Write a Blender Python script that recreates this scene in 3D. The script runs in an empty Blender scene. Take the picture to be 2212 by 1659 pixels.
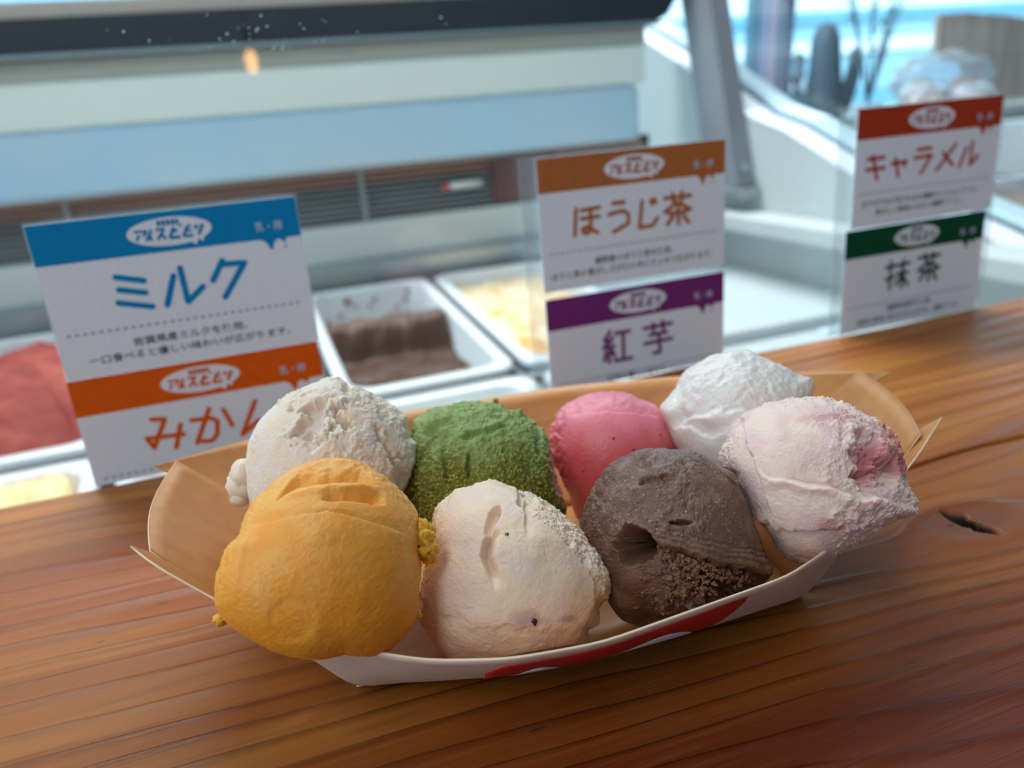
import bpy, math, random
import numpy as np
from mathutils import Vector, Matrix

random.seed(7)
S = bpy.context.scene
COL = S.collection

# ------------------------------------------------------------------ camera
FPX = 1690.0                       # focal length in pixels of the 2212 px wide frame
CAM = np.array([0.0, 0.0, 0.13])
_X = np.array([5394.0, 1059.0, -FPX]); _X /= np.linalg.norm(_X)
_Z = np.array([-414.0, 4820.0, FPX]); _Z -= _X * (_X @ _Z); _Z /= np.linalg.norm(_Z)
_Y = np.cross(_Z, _X)
ROT = np.stack([_X, _Y, _Z])       # world = ROT @ camera
cam_d = bpy.data.cameras.new('camera')
cam = bpy.data.objects.new('camera', cam_d); COL.objects.link(cam)
M4 = Matrix.Identity(4)
for i in range(3):
    for j in range(3): M4[i][j] = ROT[i][j]
    M4[i][3] = CAM[i]
cam.matrix_world = M4
cam_d.sensor_width = 36.0
cam_d.lens = 36.0 * FPX / 2212.0
cam_d.clip_start = 0.01; cam_d.clip_end = 200
cam_d.dof.use_dof = True
cam_d.dof.focus_distance = 0.178
cam_d.dof.aperture_fstop = 11.0
S.camera = cam

# ------------------------------------------------------------------ view, sky, light
S.view_settings.view_transform = 'Standard'
S.view_settings.look = 'None'
S.view_settings.exposure = 0.0
S.view_settings.gamma = 1.0
S.view_settings.use_curve_mapping = False
W = bpy.data.worlds.new('sky'); S.world = W; W.use_nodes = True
nt = W.node_tree; nt.nodes.clear()
wo = nt.nodes.new('ShaderNodeOutputWorld'); bg = nt.nodes.new('ShaderNodeBackground')
bg.inputs['Color'].default_value = (0.70, 0.87, 1.0, 1); bg.inputs['Strength'].default_value = 3.2
nt.links.new(bg.outputs[0], wo.inputs[0])

def light(name, typ, loc, energy, color=(1, 1, 1), size=None, size_y=None, target=None, **kw):
    d = bpy.data.lights.new(name, typ); d.energy = energy; d.color = color
    if typ == 'AREA':
        d.shape = 'RECTANGLE'; d.size = size; d.size_y = size_y or size
    elif typ in ('POINT', 'SPOT') and size: d.shadow_soft_size = size
    o = bpy.data.objects.new(name, d); COL.objects.link(o); o.location = loc
    if target is not None:
        o.rotation_euler = (Vector(target) - Vector(loc)).to_track_quat('-Z', 'Y').to_euler()
    for k, v_ in kw.items(): setattr(d, k, v_)
    return o
sun = light('sun', 'SUN', (0, -3, 6), 2.2, (1.0, 0.97, 0.92), target=(0.6, 3, 1.0)); sun.data.angle = 0.01
# portals: tell the renderer where daylight enters (they emit nothing themselves)
pt = light('window_portal', 'AREA', (1.5, 2.33, 0.30), 1, size=7.2, size_y=2.5, target=(1.5, 0, 0.30)); pt.data.cycles.is_portal = True
pt = light('window_portal', 'AREA', (-2.58, 0.0, 0.45), 1, size=2.4, size_y=1.5, target=(0, 0.0, 0.45)); pt.data.cycles.is_portal = True
# unseen ceiling fill lights, added to brighten cards and scoops
light('ceiling_fill_light', 'AREA', (-0.9, -0.7, 1.54), 15.0, (0.93, 0.97, 1.0), size=1.3, size_y=0.5, target=(-0.7, -0.9, 0))
light('ceiling_fill_light', 'AREA', (0.2, 1.25, 1.54), 60.0, (0.96, 0.98, 1.0), size=1.6, size_y=0.4, target=(0.2, 1.25, 0))

# unseen fill strip added under the canopy, to brighten pans and rear panels
light('case_fill_light', 'AREA', (-0.15, 0.50, 0.50), 1.5, (0.92, 0.98, 1.0), size=1.5, size_y=0.04, target=(-0.15, 1.0, 0.02))
# ------------------------------------------------------------------ helpers
def ray(px, py):
    d = ROT @ np.array([px - 1106.0, -(py - 829.5), -FPX]); return d / np.linalg.norm(d)
def at(px, py, axis, val):
    """the point of the real plane (axis = val) seen at a pixel"""
    d = ray(px, py); t = (val - CAM[axis]) / d[axis]; return CAM + d * t

def tag(o, label=None, cat=None, group=None, kind=None):
    if label: o['label'] = label
    if cat: o['category'] = cat
    if group: o['group'] = group
    if kind: o['kind'] = kind
    return o
def link(name, me, parent=None, mat=None, smooth=False):
    o = bpy.data.objects.new(name, me); COL.objects.link(o)
    if parent is not None: o.parent = parent
    if mat is not None and len(me.materials) == 0: me.materials.append(mat)
    if smooth: me.polygons.foreach_set('use_smooth', [True] * len(me.polygons))
    return o
def empty(name, loc=(0, 0, 0), rz=0.0):
    o = bpy.data.objects.new(name, None); COL.objects.link(o); o.location = loc; o.rotation_euler = (0, 0, rz)
    o.empty_display_size = 0.02
    return o
def mesh(name, vs, fs):
    me = bpy.data.meshes.new(name)
    me.from_pydata([tuple(map(float, p)) for p in vs], [], [tuple(map(int, f)) for f in fs]); me.update(); return me
class MB:
    def __init__(s): s.v = []; s.f = []
    def add(s, vs, fs):
        n = len(s.v); s.v += [tuple(p) for p in vs]; s.f += [tuple(i + n for i in f) for f in fs]; return s
    def box(s, x0, x1, y0, y1, z0, z1, b=0.0):
        if b <= 0:
            vs = [(x, y, z) for x in (x0, x1) for y in (y0, y1) for z in (z0, z1)]
            return s.add(vs, [(0, 1, 3, 2), (4, 6, 7, 5), (0, 4, 5, 1), (2, 3, 7, 6), (0, 2, 6, 4), (1, 5, 7, 3)])
        import bmesh
        bm = bmesh.new(); bmesh.ops.create_cube(bm, size=1.0)
        for v_ in bm.verts:
            v_.co = ((x0 + x1) / 2 + v_.co.x * (x1 - x0), (y0 + y1) / 2 + v_.co.y * (y1 - y0), (z0 + z1) / 2 + v_.co.z * (z1 - z0))
        bmesh.ops.bevel(bm, geom=bm.edges[:], offset=b, segments=3, profile=0.6, affect='EDGES')
        bm.verts.index_update(); r = s.add([v_.co[:] for v_ in bm.verts], [[v_.index for v_ in f.verts] for f in bm.faces]); bm.free(); return r
    def prism(s, pts, vec):
        """polygon pts (3-D) extruded along vec"""
        n = len(pts); vec = np.array(vec, float)
        a = [np.array(p, float) for p in pts]; vs = a + [p + vec for p in a]
        fs = [tuple(range(n))[::-1], tuple(range(n, 2 * n))] + [(i, (i + 1) % n, n + (i + 1) % n, n + i) for i in range(n)]
        return s.add(vs, fs)
    def tube(s, pts, r, k=8):
        pts = [Vector(p) for p in pts]; rs = r if hasattr(r, '__len__') else [r] * len(pts)
        ring = []
        for i, p in enumerate(pts):
            d = (pts[min(i + 1, len(pts) - 1)] - pts[max(i - 1, 0)]).normalized()
            q = d.to_track_quat('Z', 'Y')
            ring.append([p + q @ Vector((math.cos(2 * math.pi * j / k) * rs[i], math.sin(2 * math.pi * j / k) * rs[i], 0)) for j in range(k)])
        vs = [v_ for rr in ring for v_ in rr]
        fs = [(i * k + j, i * k + (j + 1) % k, (i + 1) * k + (j + 1) % k, (i + 1) * k + j) for i in range(len(pts) - 1) for j in range(k)]
        fs += [tuple(range(k))[::-1], tuple((len(pts) - 1) * k + j for j in range(k))]
        return s.add(vs, fs)
    def build(s, name, mat=None, parent=None, smooth=False):
        return link(name, mesh(name, s.v, s.f), parent, mat, smooth)

def rgb(r, g, b):
    f = lambda c: (c / 255 / 12.92) if c / 255 <= 0.04045 else ((c / 255 + 0.055) / 1.055) ** 2.4
    return (f(r), f(g), f(b), 1.0)
MATS = {}
def mat(name, col, rough=0.5, metal=0.0, spec=0.5, sss=0.0, emit=0, noise=None, bump=None, trans=0.0, coat=0.0, alpha=None):
    m = bpy.data.materials.new(name); m.use_nodes = True; t = m.node_tree; p = t.nodes['Principled BSDF']
    p.inputs['Base Color'].default_value = col; p.inputs['Roughness'].default_value = rough
    p.inputs['Metallic'].default_value = metal; p.inputs['Specular IOR Level'].default_value = spec
    p.inputs['Coat Weight'].default_value = coat
    tc = t.nodes.new('ShaderNodeTexCoord')
    if noise:      # (scale, other colour, detail, stretch)
        sc, c2, det, stretch = noise
        mp = t.nodes.new('ShaderNodeMapping'); mp.inputs['Scale'].default_value = stretch
        t.links.new(tc.outputs['Object'], mp.inputs['Vector'])
        nz = t.nodes.new('ShaderNodeTexNoise'); nz.inputs['Scale'].default_value = sc; nz.inputs['Detail'].default_value = det
        t.links.new(mp.outputs[0], nz.inputs['Vector'])
        mr = t.nodes.new('ShaderNodeMapRange'); mr.inputs[1].default_value = 0.35; mr.inputs[2].default_value = 0.65
        t.links.new(nz.outputs['Fac'], mr.inputs[0])
        mx = t.nodes.new('ShaderNodeMix'); mx.data_type = 'RGBA'
        mx.inputs[6].default_value = col; mx.inputs[7].default_value = c2
        t.links.new(mr.outputs[0], mx.inputs[0]); t.links.new(mx.outputs[2], p.inputs['Base Color'])
    if bump:       # (scale, strength, distance)
        nz = t.nodes.new('ShaderNodeTexNoise'); nz.inputs['Scale'].default_value = bump[0]; nz.inputs['Detail'].default_value = 4
        t.links.new(tc.outputs['Object'], nz.inputs['Vector'])
        b = t.nodes.new('ShaderNodeBump'); b.inputs['Strength'].default_value = bump[1]; b.inputs['Distance'].default_value = bump[2]
        t.links.new(nz.outputs['Fac'], b.inputs['Height']); t.links.new(b.outputs[0], p.inputs['Normal'])
    if sss:
        p.inputs['Subsurface Weight'].default_value = 0.6; p.inputs['Subsurface Radius'].default_value = (1, 0.6, 0.4); p.inputs['Subsurface Scale'].default_value = sss
    if emit:
        p.inputs['Emission Color'].default_value = col; p.inputs['Emission Strength'].default_value = emit
    if trans:      # thin sheet that lets some light through
        o = t.nodes['Material Output']; tr = t.nodes.new('ShaderNodeBsdfTranslucent'); tr.inputs[0].default_value = col
        ms = t.nodes.new('ShaderNodeMixShader'); ms.inputs[0].default_value = trans
        t.links.new(p.outputs[0], ms.inputs[1]); t.links.new(tr.outputs[0], ms.inputs[2]); t.links.new(ms.outputs[0], o.inputs[0])
    return m
def glass(name, tint=(0.96, 0.99, 1.0, 1), refl=1.0, haze=0.0, hcol=(0.8, 0.9, 1, 1)):
    """thin window glass: clear with a Fresnel reflection, optionally slightly hazy"""
    m = bpy.data.materials.new(name); m.use_nodes = True; t = m.node_tree; t.nodes.clear()
    o = t.nodes.new('ShaderNodeOutputMaterial'); tr = t.nodes.new('ShaderNodeBsdfTransparent'); tr.inputs[0].default_value = tint
    gl = t.nodes.new('ShaderNodeBsdfGlossy'); gl.inputs['Roughness'].default_value = 0.02
    # Schlick reflectance, the same from both sides of the sheet
    ge = t.nodes.new('ShaderNodeNewGeometry'); dt = t.nodes.new('ShaderNodeVectorMath'); dt.operation = 'DOT_PRODUCT'
    t.links.new(ge.outputs['Normal'], dt.inputs[0]); t.links.new(ge.outputs['Incoming'], dt.inputs[1])
    def mth(op, a_, b_=None):
        q = t.nodes.new('ShaderNodeMath'); q.operation = op
        for i, x in enumerate((a_, b_)):
            if x is None: continue
            if hasattr(x, 'links'): t.links.new(x, q.inputs[i])
            else: q.inputs[i].default_value = x
        return q
    fr = mth('ADD', mth('MULTIPLY', mth('POWER', mth('SUBTRACT', 1.0, mth('ABSOLUTE', dt.outputs['Value']).outputs[0]).outputs[0], 5.0).outputs[0], .96).outputs[0], .04)
    mu = t.nodes.new('ShaderNodeMath'); mu.operation = 'MULTIPLY'; mu.inputs[1].default_value = refl
    ms = t.nodes.new('ShaderNodeMixShader')
    t.links.new(fr.outputs[0], mu.inputs[0]); t.links.new(mu.outputs[0], ms.inputs[0]); t.links.new(tr.outputs[0], ms.inputs[1]); t.links.new(gl.outputs[0], ms.inputs[2])
    last = ms
    if haze:
        df = t.nodes.new('ShaderNodeBsdfDiffuse'); df.inputs[0].default_value = hcol
        m2 = t.nodes.new('ShaderNodeMixShader'); m2.inputs[0].default_value = haze
        t.links.new(ms.outputs[0], m2.inputs[1]); t.links.new(df.outputs[0], m2.inputs[2]); last = m2
    t.links.new(last.outputs[0], o.inputs[0]); return m

# ---- numpy noise
def _hash(ix, iy, iz, s):
    n = (ix.astype(np.int64) * 374761393 + iy.astype(np.int64) * 668265263 + iz.astype(np.int64) * 2147483647 + s * 1274126177) & 0xffffffff
    n = ((n ^ (n >> 13)) * 1103515245) & 0xffffffff; n = ((n ^ (n >> 15)) * 668265261) & 0xffffffff
    return (n ^ (n >> 16)) & 0xffffffff
def perlin(P, s=0):
    I = np.floor(P).astype(np.int64); F = P - I; U = F * F * F * (F * (F * 6 - 15) + 10); r = 0
    for dx in (0, 1):
        for dy in (0, 1):
            for dz in (0, 1):
                h = _hash(I[:, 0] + dx, I[:, 1] + dy, I[:, 2] + dz, s)
                gx = (h & 255) / 127.5 - 1; gy = ((h >> 8) & 255) / 127.5 - 1; gz = ((h >> 16) & 255) / 127.5 - 1
                w = (U[:, 0] if dx else 1 - U[:, 0]) * (U[:, 1] if dy else 1 - U[:, 1]) * (U[:, 2] if dz else 1 - U[:, 2])
                r = r + w * (gx * (F[:, 0] - dx) + gy * (F[:, 1] - dy) + gz * (F[:, 2] - dz))
    return r
def fbm(P, f, o=4, s=0):
    a = 1.0; r = 0
    for i in range(o): r = r + a * perlin(P * f, s + i); f *= 2.03; a *= 0.5
    return r
def ridged(P, f, o=3, s=0):
    a = 1.0; r = 0
    for i in range(o): r = r + a * (1 - 2.2 * np.abs(perlin(P * f, s + i))); f *= 2.03; a *= 0.5
    return r
def worley(P, f, s=0):
    Q = P * f; I = np.floor(Q).astype(np.int64); best = np.full(len(P), 9.0)
    for dx in (-1, 0, 1):
        for dy in (-1, 0, 1):
            for dz in (-1, 0, 1):
                J = I + np.array([dx, dy, dz]); h = _hash(J[:, 0], J[:, 1], J[:, 2], s)
                C = J + np.stack([(h & 255) / 255, ((h >> 8) & 255) / 255, ((h >> 16) & 255) / 255], 1)
                best = np.minimum(best, ((Q - C) ** 2).sum(1))
    return np.sqrt(best)
def ss(e0, e1, x):
    t = np.clip((x - e0) / (e1 - e0), 0, 1); return t * t * (3 - 2 * t)

# ------------------------------------------------------------------ materials
def lit(c, k): return tuple(list(np.array(c[:3]) * k) + [1.0])
m_wall = mat('pale_plaster', rgb(220, 222, 222), 0.9, bump=(60, 0.2, 0.002))
m_ceiling = mat('ceiling_board', rgb(224, 226, 228), 0.9)
m_floor = mat('floor_grey', rgb(128, 128, 126), 0.6, noise=(4, rgb(108, 108, 106), 4, (1, 8, 1)))
m_frame = mat('window_frame_metal', rgb(96, 112, 122), 0.45, 0.3)
m_casewhite = mat('case_white', rgb(206, 212, 206), 0.45, noise=(3, rgb(196, 205, 201), 2, (1, 1, 1)))
m_casecream = mat('case_cream', rgb(224, 234, 226), 0.45)
m_casesteel = mat('case_steel', rgb(168, 178, 180), 0.3, 0.7)
m_skytint = mat('case_sky_tint', rgb(172, 210, 230), 0.28, noise=(5, rgb(188, 212, 226), 2, (1, 1, 1.5)))  # white panel; the blue paints in its reflection of the sky
m_black = mat('case_black', rgb(16, 19, 24), 0.35)
m_louvre = mat('louvre_grey', rgb(150, 152, 150), 0.35, 0.2)
m_louvrebrown = mat('louvre_brown', rgb(196, 146, 120), 0.5)
m_dark = mat('recess_dark', rgb(26, 22, 20), 0.7)
m_pan = mat('pan_white', rgb(222, 228, 230), 0.25, spec=0.6)
m_glass = glass('case_glass')
m_glass_clear = glass('window_glass')
m_acrylic = glass('acrylic', (0.93, 0.96, 0.97, 1), 1.0, 0.12, (0.75, 0.85, 0.88, 1))
m_paper = mat('card_paper', rgb(230, 240, 250), 0.7, spec=.2, noise=(900, rgb(220, 232, 246), 3, (1, 1, 1)))

# ------------------------------------------------------------------ the room
def struct(name, m, mb): return tag(mb.build(name, m), kind='structure')
struct('floor', m_floor, MB().box(-2.7, 5.2, -3.2, 2.5, -1.06, -1.0))
struct('ceiling', m_ceiling, MB().box(-2.7, 5.2, -3.2, 2.9, 1.6, 1.68))
struct('wall_front', mat('panelled_wall_pale', rgb(196, 204, 212), 0.6, noise=(3, rgb(176, 186, 196), 4, (1, 1, 8))), MB().box(-2.7, 5.2, -3.2, -3.1, -1.0, 1.6))
struct('wall_right', m_wall, MB().box(5.1, 5.2, -3.1, 2.4, -1.0, 1.6))
mb = MB(); mb.box(-2.7, -2.6, -3.1, -1.2, -1.0, 1.6); mb.box(-2.7, -2.6, 1.2, 2.4, -1.0, 1.6)
mb.box(-2.7, -2.6, -1.2, 1.2, -1.0, -0.3); mb.box(-2.7, -2.6, -1.2, 1.2, 1.2, 1.6)
struct('wall_left', m_wall, mb)
mb = MB(); mb.box(-2.7, 5.2, 2.3, 2.4, 1.5, 1.6); mb.box(-2.7, -2.1, 2.3, 2.4, -1.0, 1.5); mb.box(-2.1, 5.1, 2.3, 2.4, -1.0, -0.92)
struct('wall_back', m_wall, mb)
w1 = empty('window_1', (0.5, 2.35, -0.92)); tag(w1, kind='structure')
mb = MB().box(-2.1, 5.1, 2.345, 2.353, -0.92, 1.5); g_ = mb.build('pane', m_glass_clear, w1); g_.matrix_parent_inverse = Matrix.Translation((-0.5, -2.35, 0.92))
for x in (-2.08, -0.9, 0.45, 3.6, 5.05):
    o = MB().box(x - .02, x + .02, 2.33, 2.37, -0.92, 1.5).build('window_frame', m_frame, w1); o.matrix_parent_inverse = Matrix.Translation((-0.5, -2.35, 0.92))
for z in (-0.9, 1.48):
    o = MB().box(-2.1, 5.1, 2.33, 2.37, z - .02, z + .02).build('window_frame', m_frame, w1); o.matrix_parent_inverse = Matrix.Translation((-0.5, -2.35, 0.92))

# ---- street outside
m_fac = mat('facade_pale', rgb(150, 196, 214), 0.8)
m_road = mat('road_pale', rgb(150, 160, 165), 0.8)
tag(MB().box(-16, 26, 2.5, 30, -1.3, -1.2).build('street', m_road), kind='structure')
fac = empty('building_across_street', (4, 9, -1.2)); tag(fac, 'pale building with light horizontal bands seen across the street through the shop window', 'building')
T = lambda o, p: setattr(o, 'matrix_parent_inverse', Matrix.Translation([-c for c in p])) or o
T(MB().box(-14, 24, 9, 10.5, -1.2, 2.35).build('facade', m_fac, fac), (4, 9, -1.2))
m_band = mat('facade_band_white', rgb(226, 240, 244), 0.6); m_bandt = mat('facade_band_teal', rgb(104, 166, 190), 0.6)
for z0, z1, m_ in ((-0.25, 0.02, m_bandt), (0.46, 0.64, m_band), (0.85, 0.98, m_bandt), (0.98, 1.3, m_band), (1.55, 1.7, m_bandt), (2.2, 2.35, m_band)):
    T(MB().box(-14, 24, 8.94, 9.0, z0, z1).build('facade_band', m_, fac), (4, 9, -1.2))
# ------------------------------------------------------------------ gelato display case
CO = (0.2, 0.8, -1.0)
case = empty('gelato_display_case', CO); tag(case, 'white refrigerated gelato display case with black top and louvred back behind the wooden counter', 'display case')
def cp(mb, name, m, label=None, smooth=False):
    o = T(mb.build(name, m, case, smooth), CO)
    if label: o['label'] = label
    return o
cp(MB().box(-1.2, 0.73, 0.03, 0.262, -1.0, -0.036), 'front_body', m_casewhite)
cp(MB().box(-1.2, 0.73, 0.262, 0.352, -0.05, -0.036).box(-1.2, 0.73, 0.3418, 0.352, -0.036, -0.02), 'front_deck', m_casewhite)
cp(MB().box(-1.2, 0.7, 0.47, 0.53, 0.505, 0.54), 'added_canopy', m_casesteel)  # unseen housing added to carry the fill strip
cp(MB().box(-1.2, 0.68, 0.264, 1.12, -1.0, -0.30), 'well_floor', m_casewhite)
# the rear wall, from the pans up
cp(MB().box(-1.2, 0.66, 1.045, 1.12, -0.30, -0.078), 'rear_step', m_casesteel)
cp(MB().box(-1.2, 0.6, 1.06, 1.12, -0.078, -0.045, 0.006), 'rear_rail', m_casesteel)
cp(MB().box(-1.2, 0.62, 1.08, 1.12, -0.045, 0.002), 'rear_lower_panel', m_casewhite)
cp(MB().box(-1.2, 0.62, 1.115, 1.125, 0.0, 0.078), 'grille_back', m_dark)
for k in range(9):
    z = 0.006 + k * 0.0078
    cp(MB().prism([(-1.2, 1.098, z), (-1.2, 1.112, z + 0.0045), (-1.2, 1.112, z + 0.0062), (-1.2, 1.098, z + 0.002)], (1.8, 0, 0)),
       'louvre_slat', m_louvre if k < 6 else m_louvrebrown, 'brown louvre slat' if k >= 6 else None)
for x in (-0.19, 0.17, 0.36, 0.41):
    cp(MB().box(x - .003, x + .003, 1.094, 1.1, 0.0, 0.075), 'grille_rib', m_louvre)
# small things clipped in front of the grille: reddish sleeve and marker
cp(MB().box(0.355, 0.455, 1.090, 1.096, 0.0, 0.066), 'red_brown_plate', mat('plate_redbrown', rgb(96, 44, 36), 0.5))
cp(MB().box(-1.2, 0.566, 1.04, 1.10, 0.075, 0.150, 0.012), 'sky_tint_panel', m_skytint)
cp(MB().box(-1.2, 0.578, 1.045, 1.10, 0.150, 0.200, 0.004), 'cream_front_panel', m_casecream)
cp(MB().box(-1.2, 0.585, 1.055, 1.10, 0.200, 0.223, 0.002), 'upper_front_panel', mat('case_grey_cream', rgb(186, 186, 172), 0.4))
# black hood with a slanted end
cp(MB().prism([(-1.2, 1.04, 0.2235), (0.585, 1.04, 0.2235), (0.612, 1.04, 0.236), (0.65, 1.04, 0.29), (0.65, 1.04, 0.2915), (0.45, 1.04, 0.268), (-1.2, 1.04, 0.258)], (0, 0.10, 0)), 'hood', m_black)
cp(MB().box(-1.2, 0.6, 1.034, 1.04, 0.2235, 0.228), 'hood_trim', m_casesteel)
cp(MB().box(-1.2, 0.52, 1.045, 1.14, 0.2775, 0.281), 'hood_cap', mat('hood_grey', rgb(178, 172, 165), 0.5))
cp(MB().prism([(-1.2, 1.043, 0.258), (0.45, 1.043, 0.268), (0.52, 1.043, 0.276), (0.52, 1.043, 0.2775), (-1.2, 1.043, 0.2775)], (0, 0.09, 0)), 'hood_front_strip', mat('hood_strip_grey', rgb(176, 164, 152), 0.5))
pa, pb_ = at(968, 402, 1, 1.082), at(1058, 392, 1, 1.082)
cp(MB().tube([pa, pa + (pb_ - pa) * .8], .0042, 10), 'marker_body', mat('marker_white', rgb(230, 230, 226), .4), smooth=True)
cp(MB().tube([pa - (pb_ - pa) * .12, pa + (pb_ - pa) * .02], .0048, 10), 'marker_cap', mat('marker_red', rgb(206, 70, 50), .4), smooth=True)
m_cheek = mat('cheek_grey_white', rgb(182, 190, 188), 0.5); m_lid = mat('lid_grey_white', rgb(186, 198, 198), 0.4)
# right-hand cheek: inner profile, top face and painted-bright outer rim
inn = [(1.33, 0.252), (1.251, 0.226), (1.065, 0.151), (0.94, 0.092), (0.873, 0.075), (0.748, 0.026), (0.57, -0.023), (0.354, -0.09)]
prof = [(y, z) for y, z in inn] + [(0.354, -1.0), (1.33, -1.0)]
cp(MB().prism([(0.68, y, z) for y, z in prof], (0.052, 0, 0)), 'side_cheek', m_cheek)
mb = MB()
for (y0, z0), (y1, z1) in zip(inn[:-1], inn[1:]):
    mb.prism([(0.679, y0, z0), (0.679, y1, z1), (0.679, y1, z1 + 0.0025), (0.679, y0, z0 + 0.0025)], (0.038, 0, 0))
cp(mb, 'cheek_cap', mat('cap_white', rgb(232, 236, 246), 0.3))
mb = MB()
for (y0, z0), (y1, z1) in zip(inn[:-1], inn[1:]):
    mb.prism([(0.7235, y0, z0), (0.7235, y1, z1), (0.7235, y1, z1 + 0.012), (0.7235, y0, z0 + 0.012)], (0.030, 0, 0))
cp(mb, 'glass_edge_glint', mat('glint_cyan_white', rgb(214, 244, 252), 0.08, spec=1.0, coat=1.0))  # cyan-white colour paints the light caught along the glass edge
mb = MB()
for (y0, z0), (y1, z1) in zip(inn[:-1], inn[1:]):
    mb.prism([(0.716, y0, z0 - .004), (0.716, y1, z1 - .004), (0.716, y1, z1 + 0.004), (0.716, y0, z0 + 0.004)], (0.007, 0, 0))
cp(mb, 'cheek_seal', mat('seal_teal', rgb(36, 70, 84), 0.5))
gp = [(y, z + 0.004) for y, z in inn] + [(0.345, 0.5), (1.33, 0.5)]
cp(MB().prism([(0.754, y, z) for y, z in gp], (0.003, 0, 0)), 'side_glass', m_glass_clear)
# step along the cheek and flat white lid at the right end of the well
cp(MB().box(0.63, 0.68, 0.346, 1.04, -0.05, -0.028, 0.004), 'cheek_step', m_cheek)
cp(MB().box(0.418, 0.68, 0.346, 1.044, -0.125, -0.112, 0.003), 'well_lid', m_lid)
# inclined support post with its foot
post = MB(); b0, b1, t0, t1 = (0.655, 0.928), (0.655, 1.0), (0.655, 1.03), (0.655, 1.10)
X0, X1 = 0.650, 0.679
pb = [(X0, 0.928, 0.006), (X1, 0.928, 0.006), (X1, 1.0, 0.0), (X0, 1.0, 0.0)]
ptp = [(X0, 1.052, 0.45), (X1, 1.052, 0.45), (X1, 1.12, 0.45), (X0, 1.12, 0.45)]
post.add(pb + ptp, [(3, 2, 1, 0), (4, 5, 6, 7)] + [(i, (i + 1) % 4, 4 + (i + 1) % 4, 4 + i) for i in range(4)])
cp(post, 'support_post', mat('post_aluminium', rgb(128, 130, 134), 0.5, 0.1))
cp(MB().box(0.646, 0.679, 0.915, 1.01, -0.01, 0.004, 0.002), 'post_foot', m_casesteel)
mb = MB(); mb.tube([(0.664, 0.934, 0.03), (0.664, 0.926, 0.0295)], 0.005, 12)
cp(mb, 'post_screw', m_casesteel)
# front glass standing behind the wooden counter
YG = 0.3425
cp(MB().box(-1.2, 0.7, YG + .0005, YG + 0.004, -0.0198, 0.52), 'front_glass', m_glass)
mb = MB()
rd = random.Random(3)
for k in range(46):
    x = at(rd.gauss(640, 170), rd.uniform(30, 115), 1, YG - 0.0006); r = rd.uniform(0.00012, 0.00038)
    mb.tube([(x[0], YG - 0.0009, x[2]), (x[0], YG - 0.0006, x[2]), (x[0], YG, x[2])], [r * .5, r, r], 7)
tag(cp(mb, 'water_specks', mat('water_speck', rgb(225, 232, 240), 0.2), smooth=True), kind='stuff')
cp(MB().box(-1.2, 0.68, 0.645, 0.658, -0.30, -0.104).box(-1.2, 0.68, 1.03, 1.044, -0.30, -0.085), 'pan_rail', m_casesteel)

# ---- gelato pans
PW, PL = 0.166, 0.362
def rrect(w, l, r, n=6):
    pts = []
    for cx, cy, a0 in ((w / 2 - r, l / 2 - r, 0), (-w / 2 + r, l / 2 - r, 90), (-w / 2 + r, -l / 2 + r, 180), (w / 2 - r, -l / 2 + r, 270)):
        for k in range(n + 1):
            a = math.radians(a0 + 90 * k / n); pts.append((cx + r * math.cos(a), cy + r * math.sin(a)))
    return pts
def pan_mesh():
    loops = []
    for w, l, r, z in ((PW, PL, .018, -.006), (PW, PL, .018, 0), (PW - .003, PL - .003, .018, .0015), (PW - .022, PL - .022, .024, .0015), (PW - .026, PL - .026, .023, -.002),
                       (PW - .034, PL - .034, .022, -.118), (PW - .05, PL - .05, .02, -.123)):
        loops.append([(x, y, z) for x, y in rrect(w, l, r)])
    n = len(loops[0]); vs = [p for l in loops for p in l]
    fs = [(i * n + j, i * n + (j + 1) % n, (i + 1) * n + (j + 1) % n, (i + 1) * n + j) for i in range(len(loops) - 1) for j in range(n)]
    fs.append(tuple((len(loops) - 1) * n + j for j in range(n)))
    me = mesh('pan', vs, fs); me.materials.append(m_pan); me.polygons.foreach_set('use_smooth', [True] * len(me.polygons)); return me
pan_me = pan_mesh()
TILT = math.radians(4.0)
def pan(cx, cy, z, label, tilt=TILT):
    o = bpy.data.objects.new('gelato_pan', pan_me); COL.objects.link(o)
    o.location = (cx, cy, z); o.rotation_euler = (tilt, 0, 0)
    return tag(o, label, 'pan', 'white gelato pans in the display case')
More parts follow.
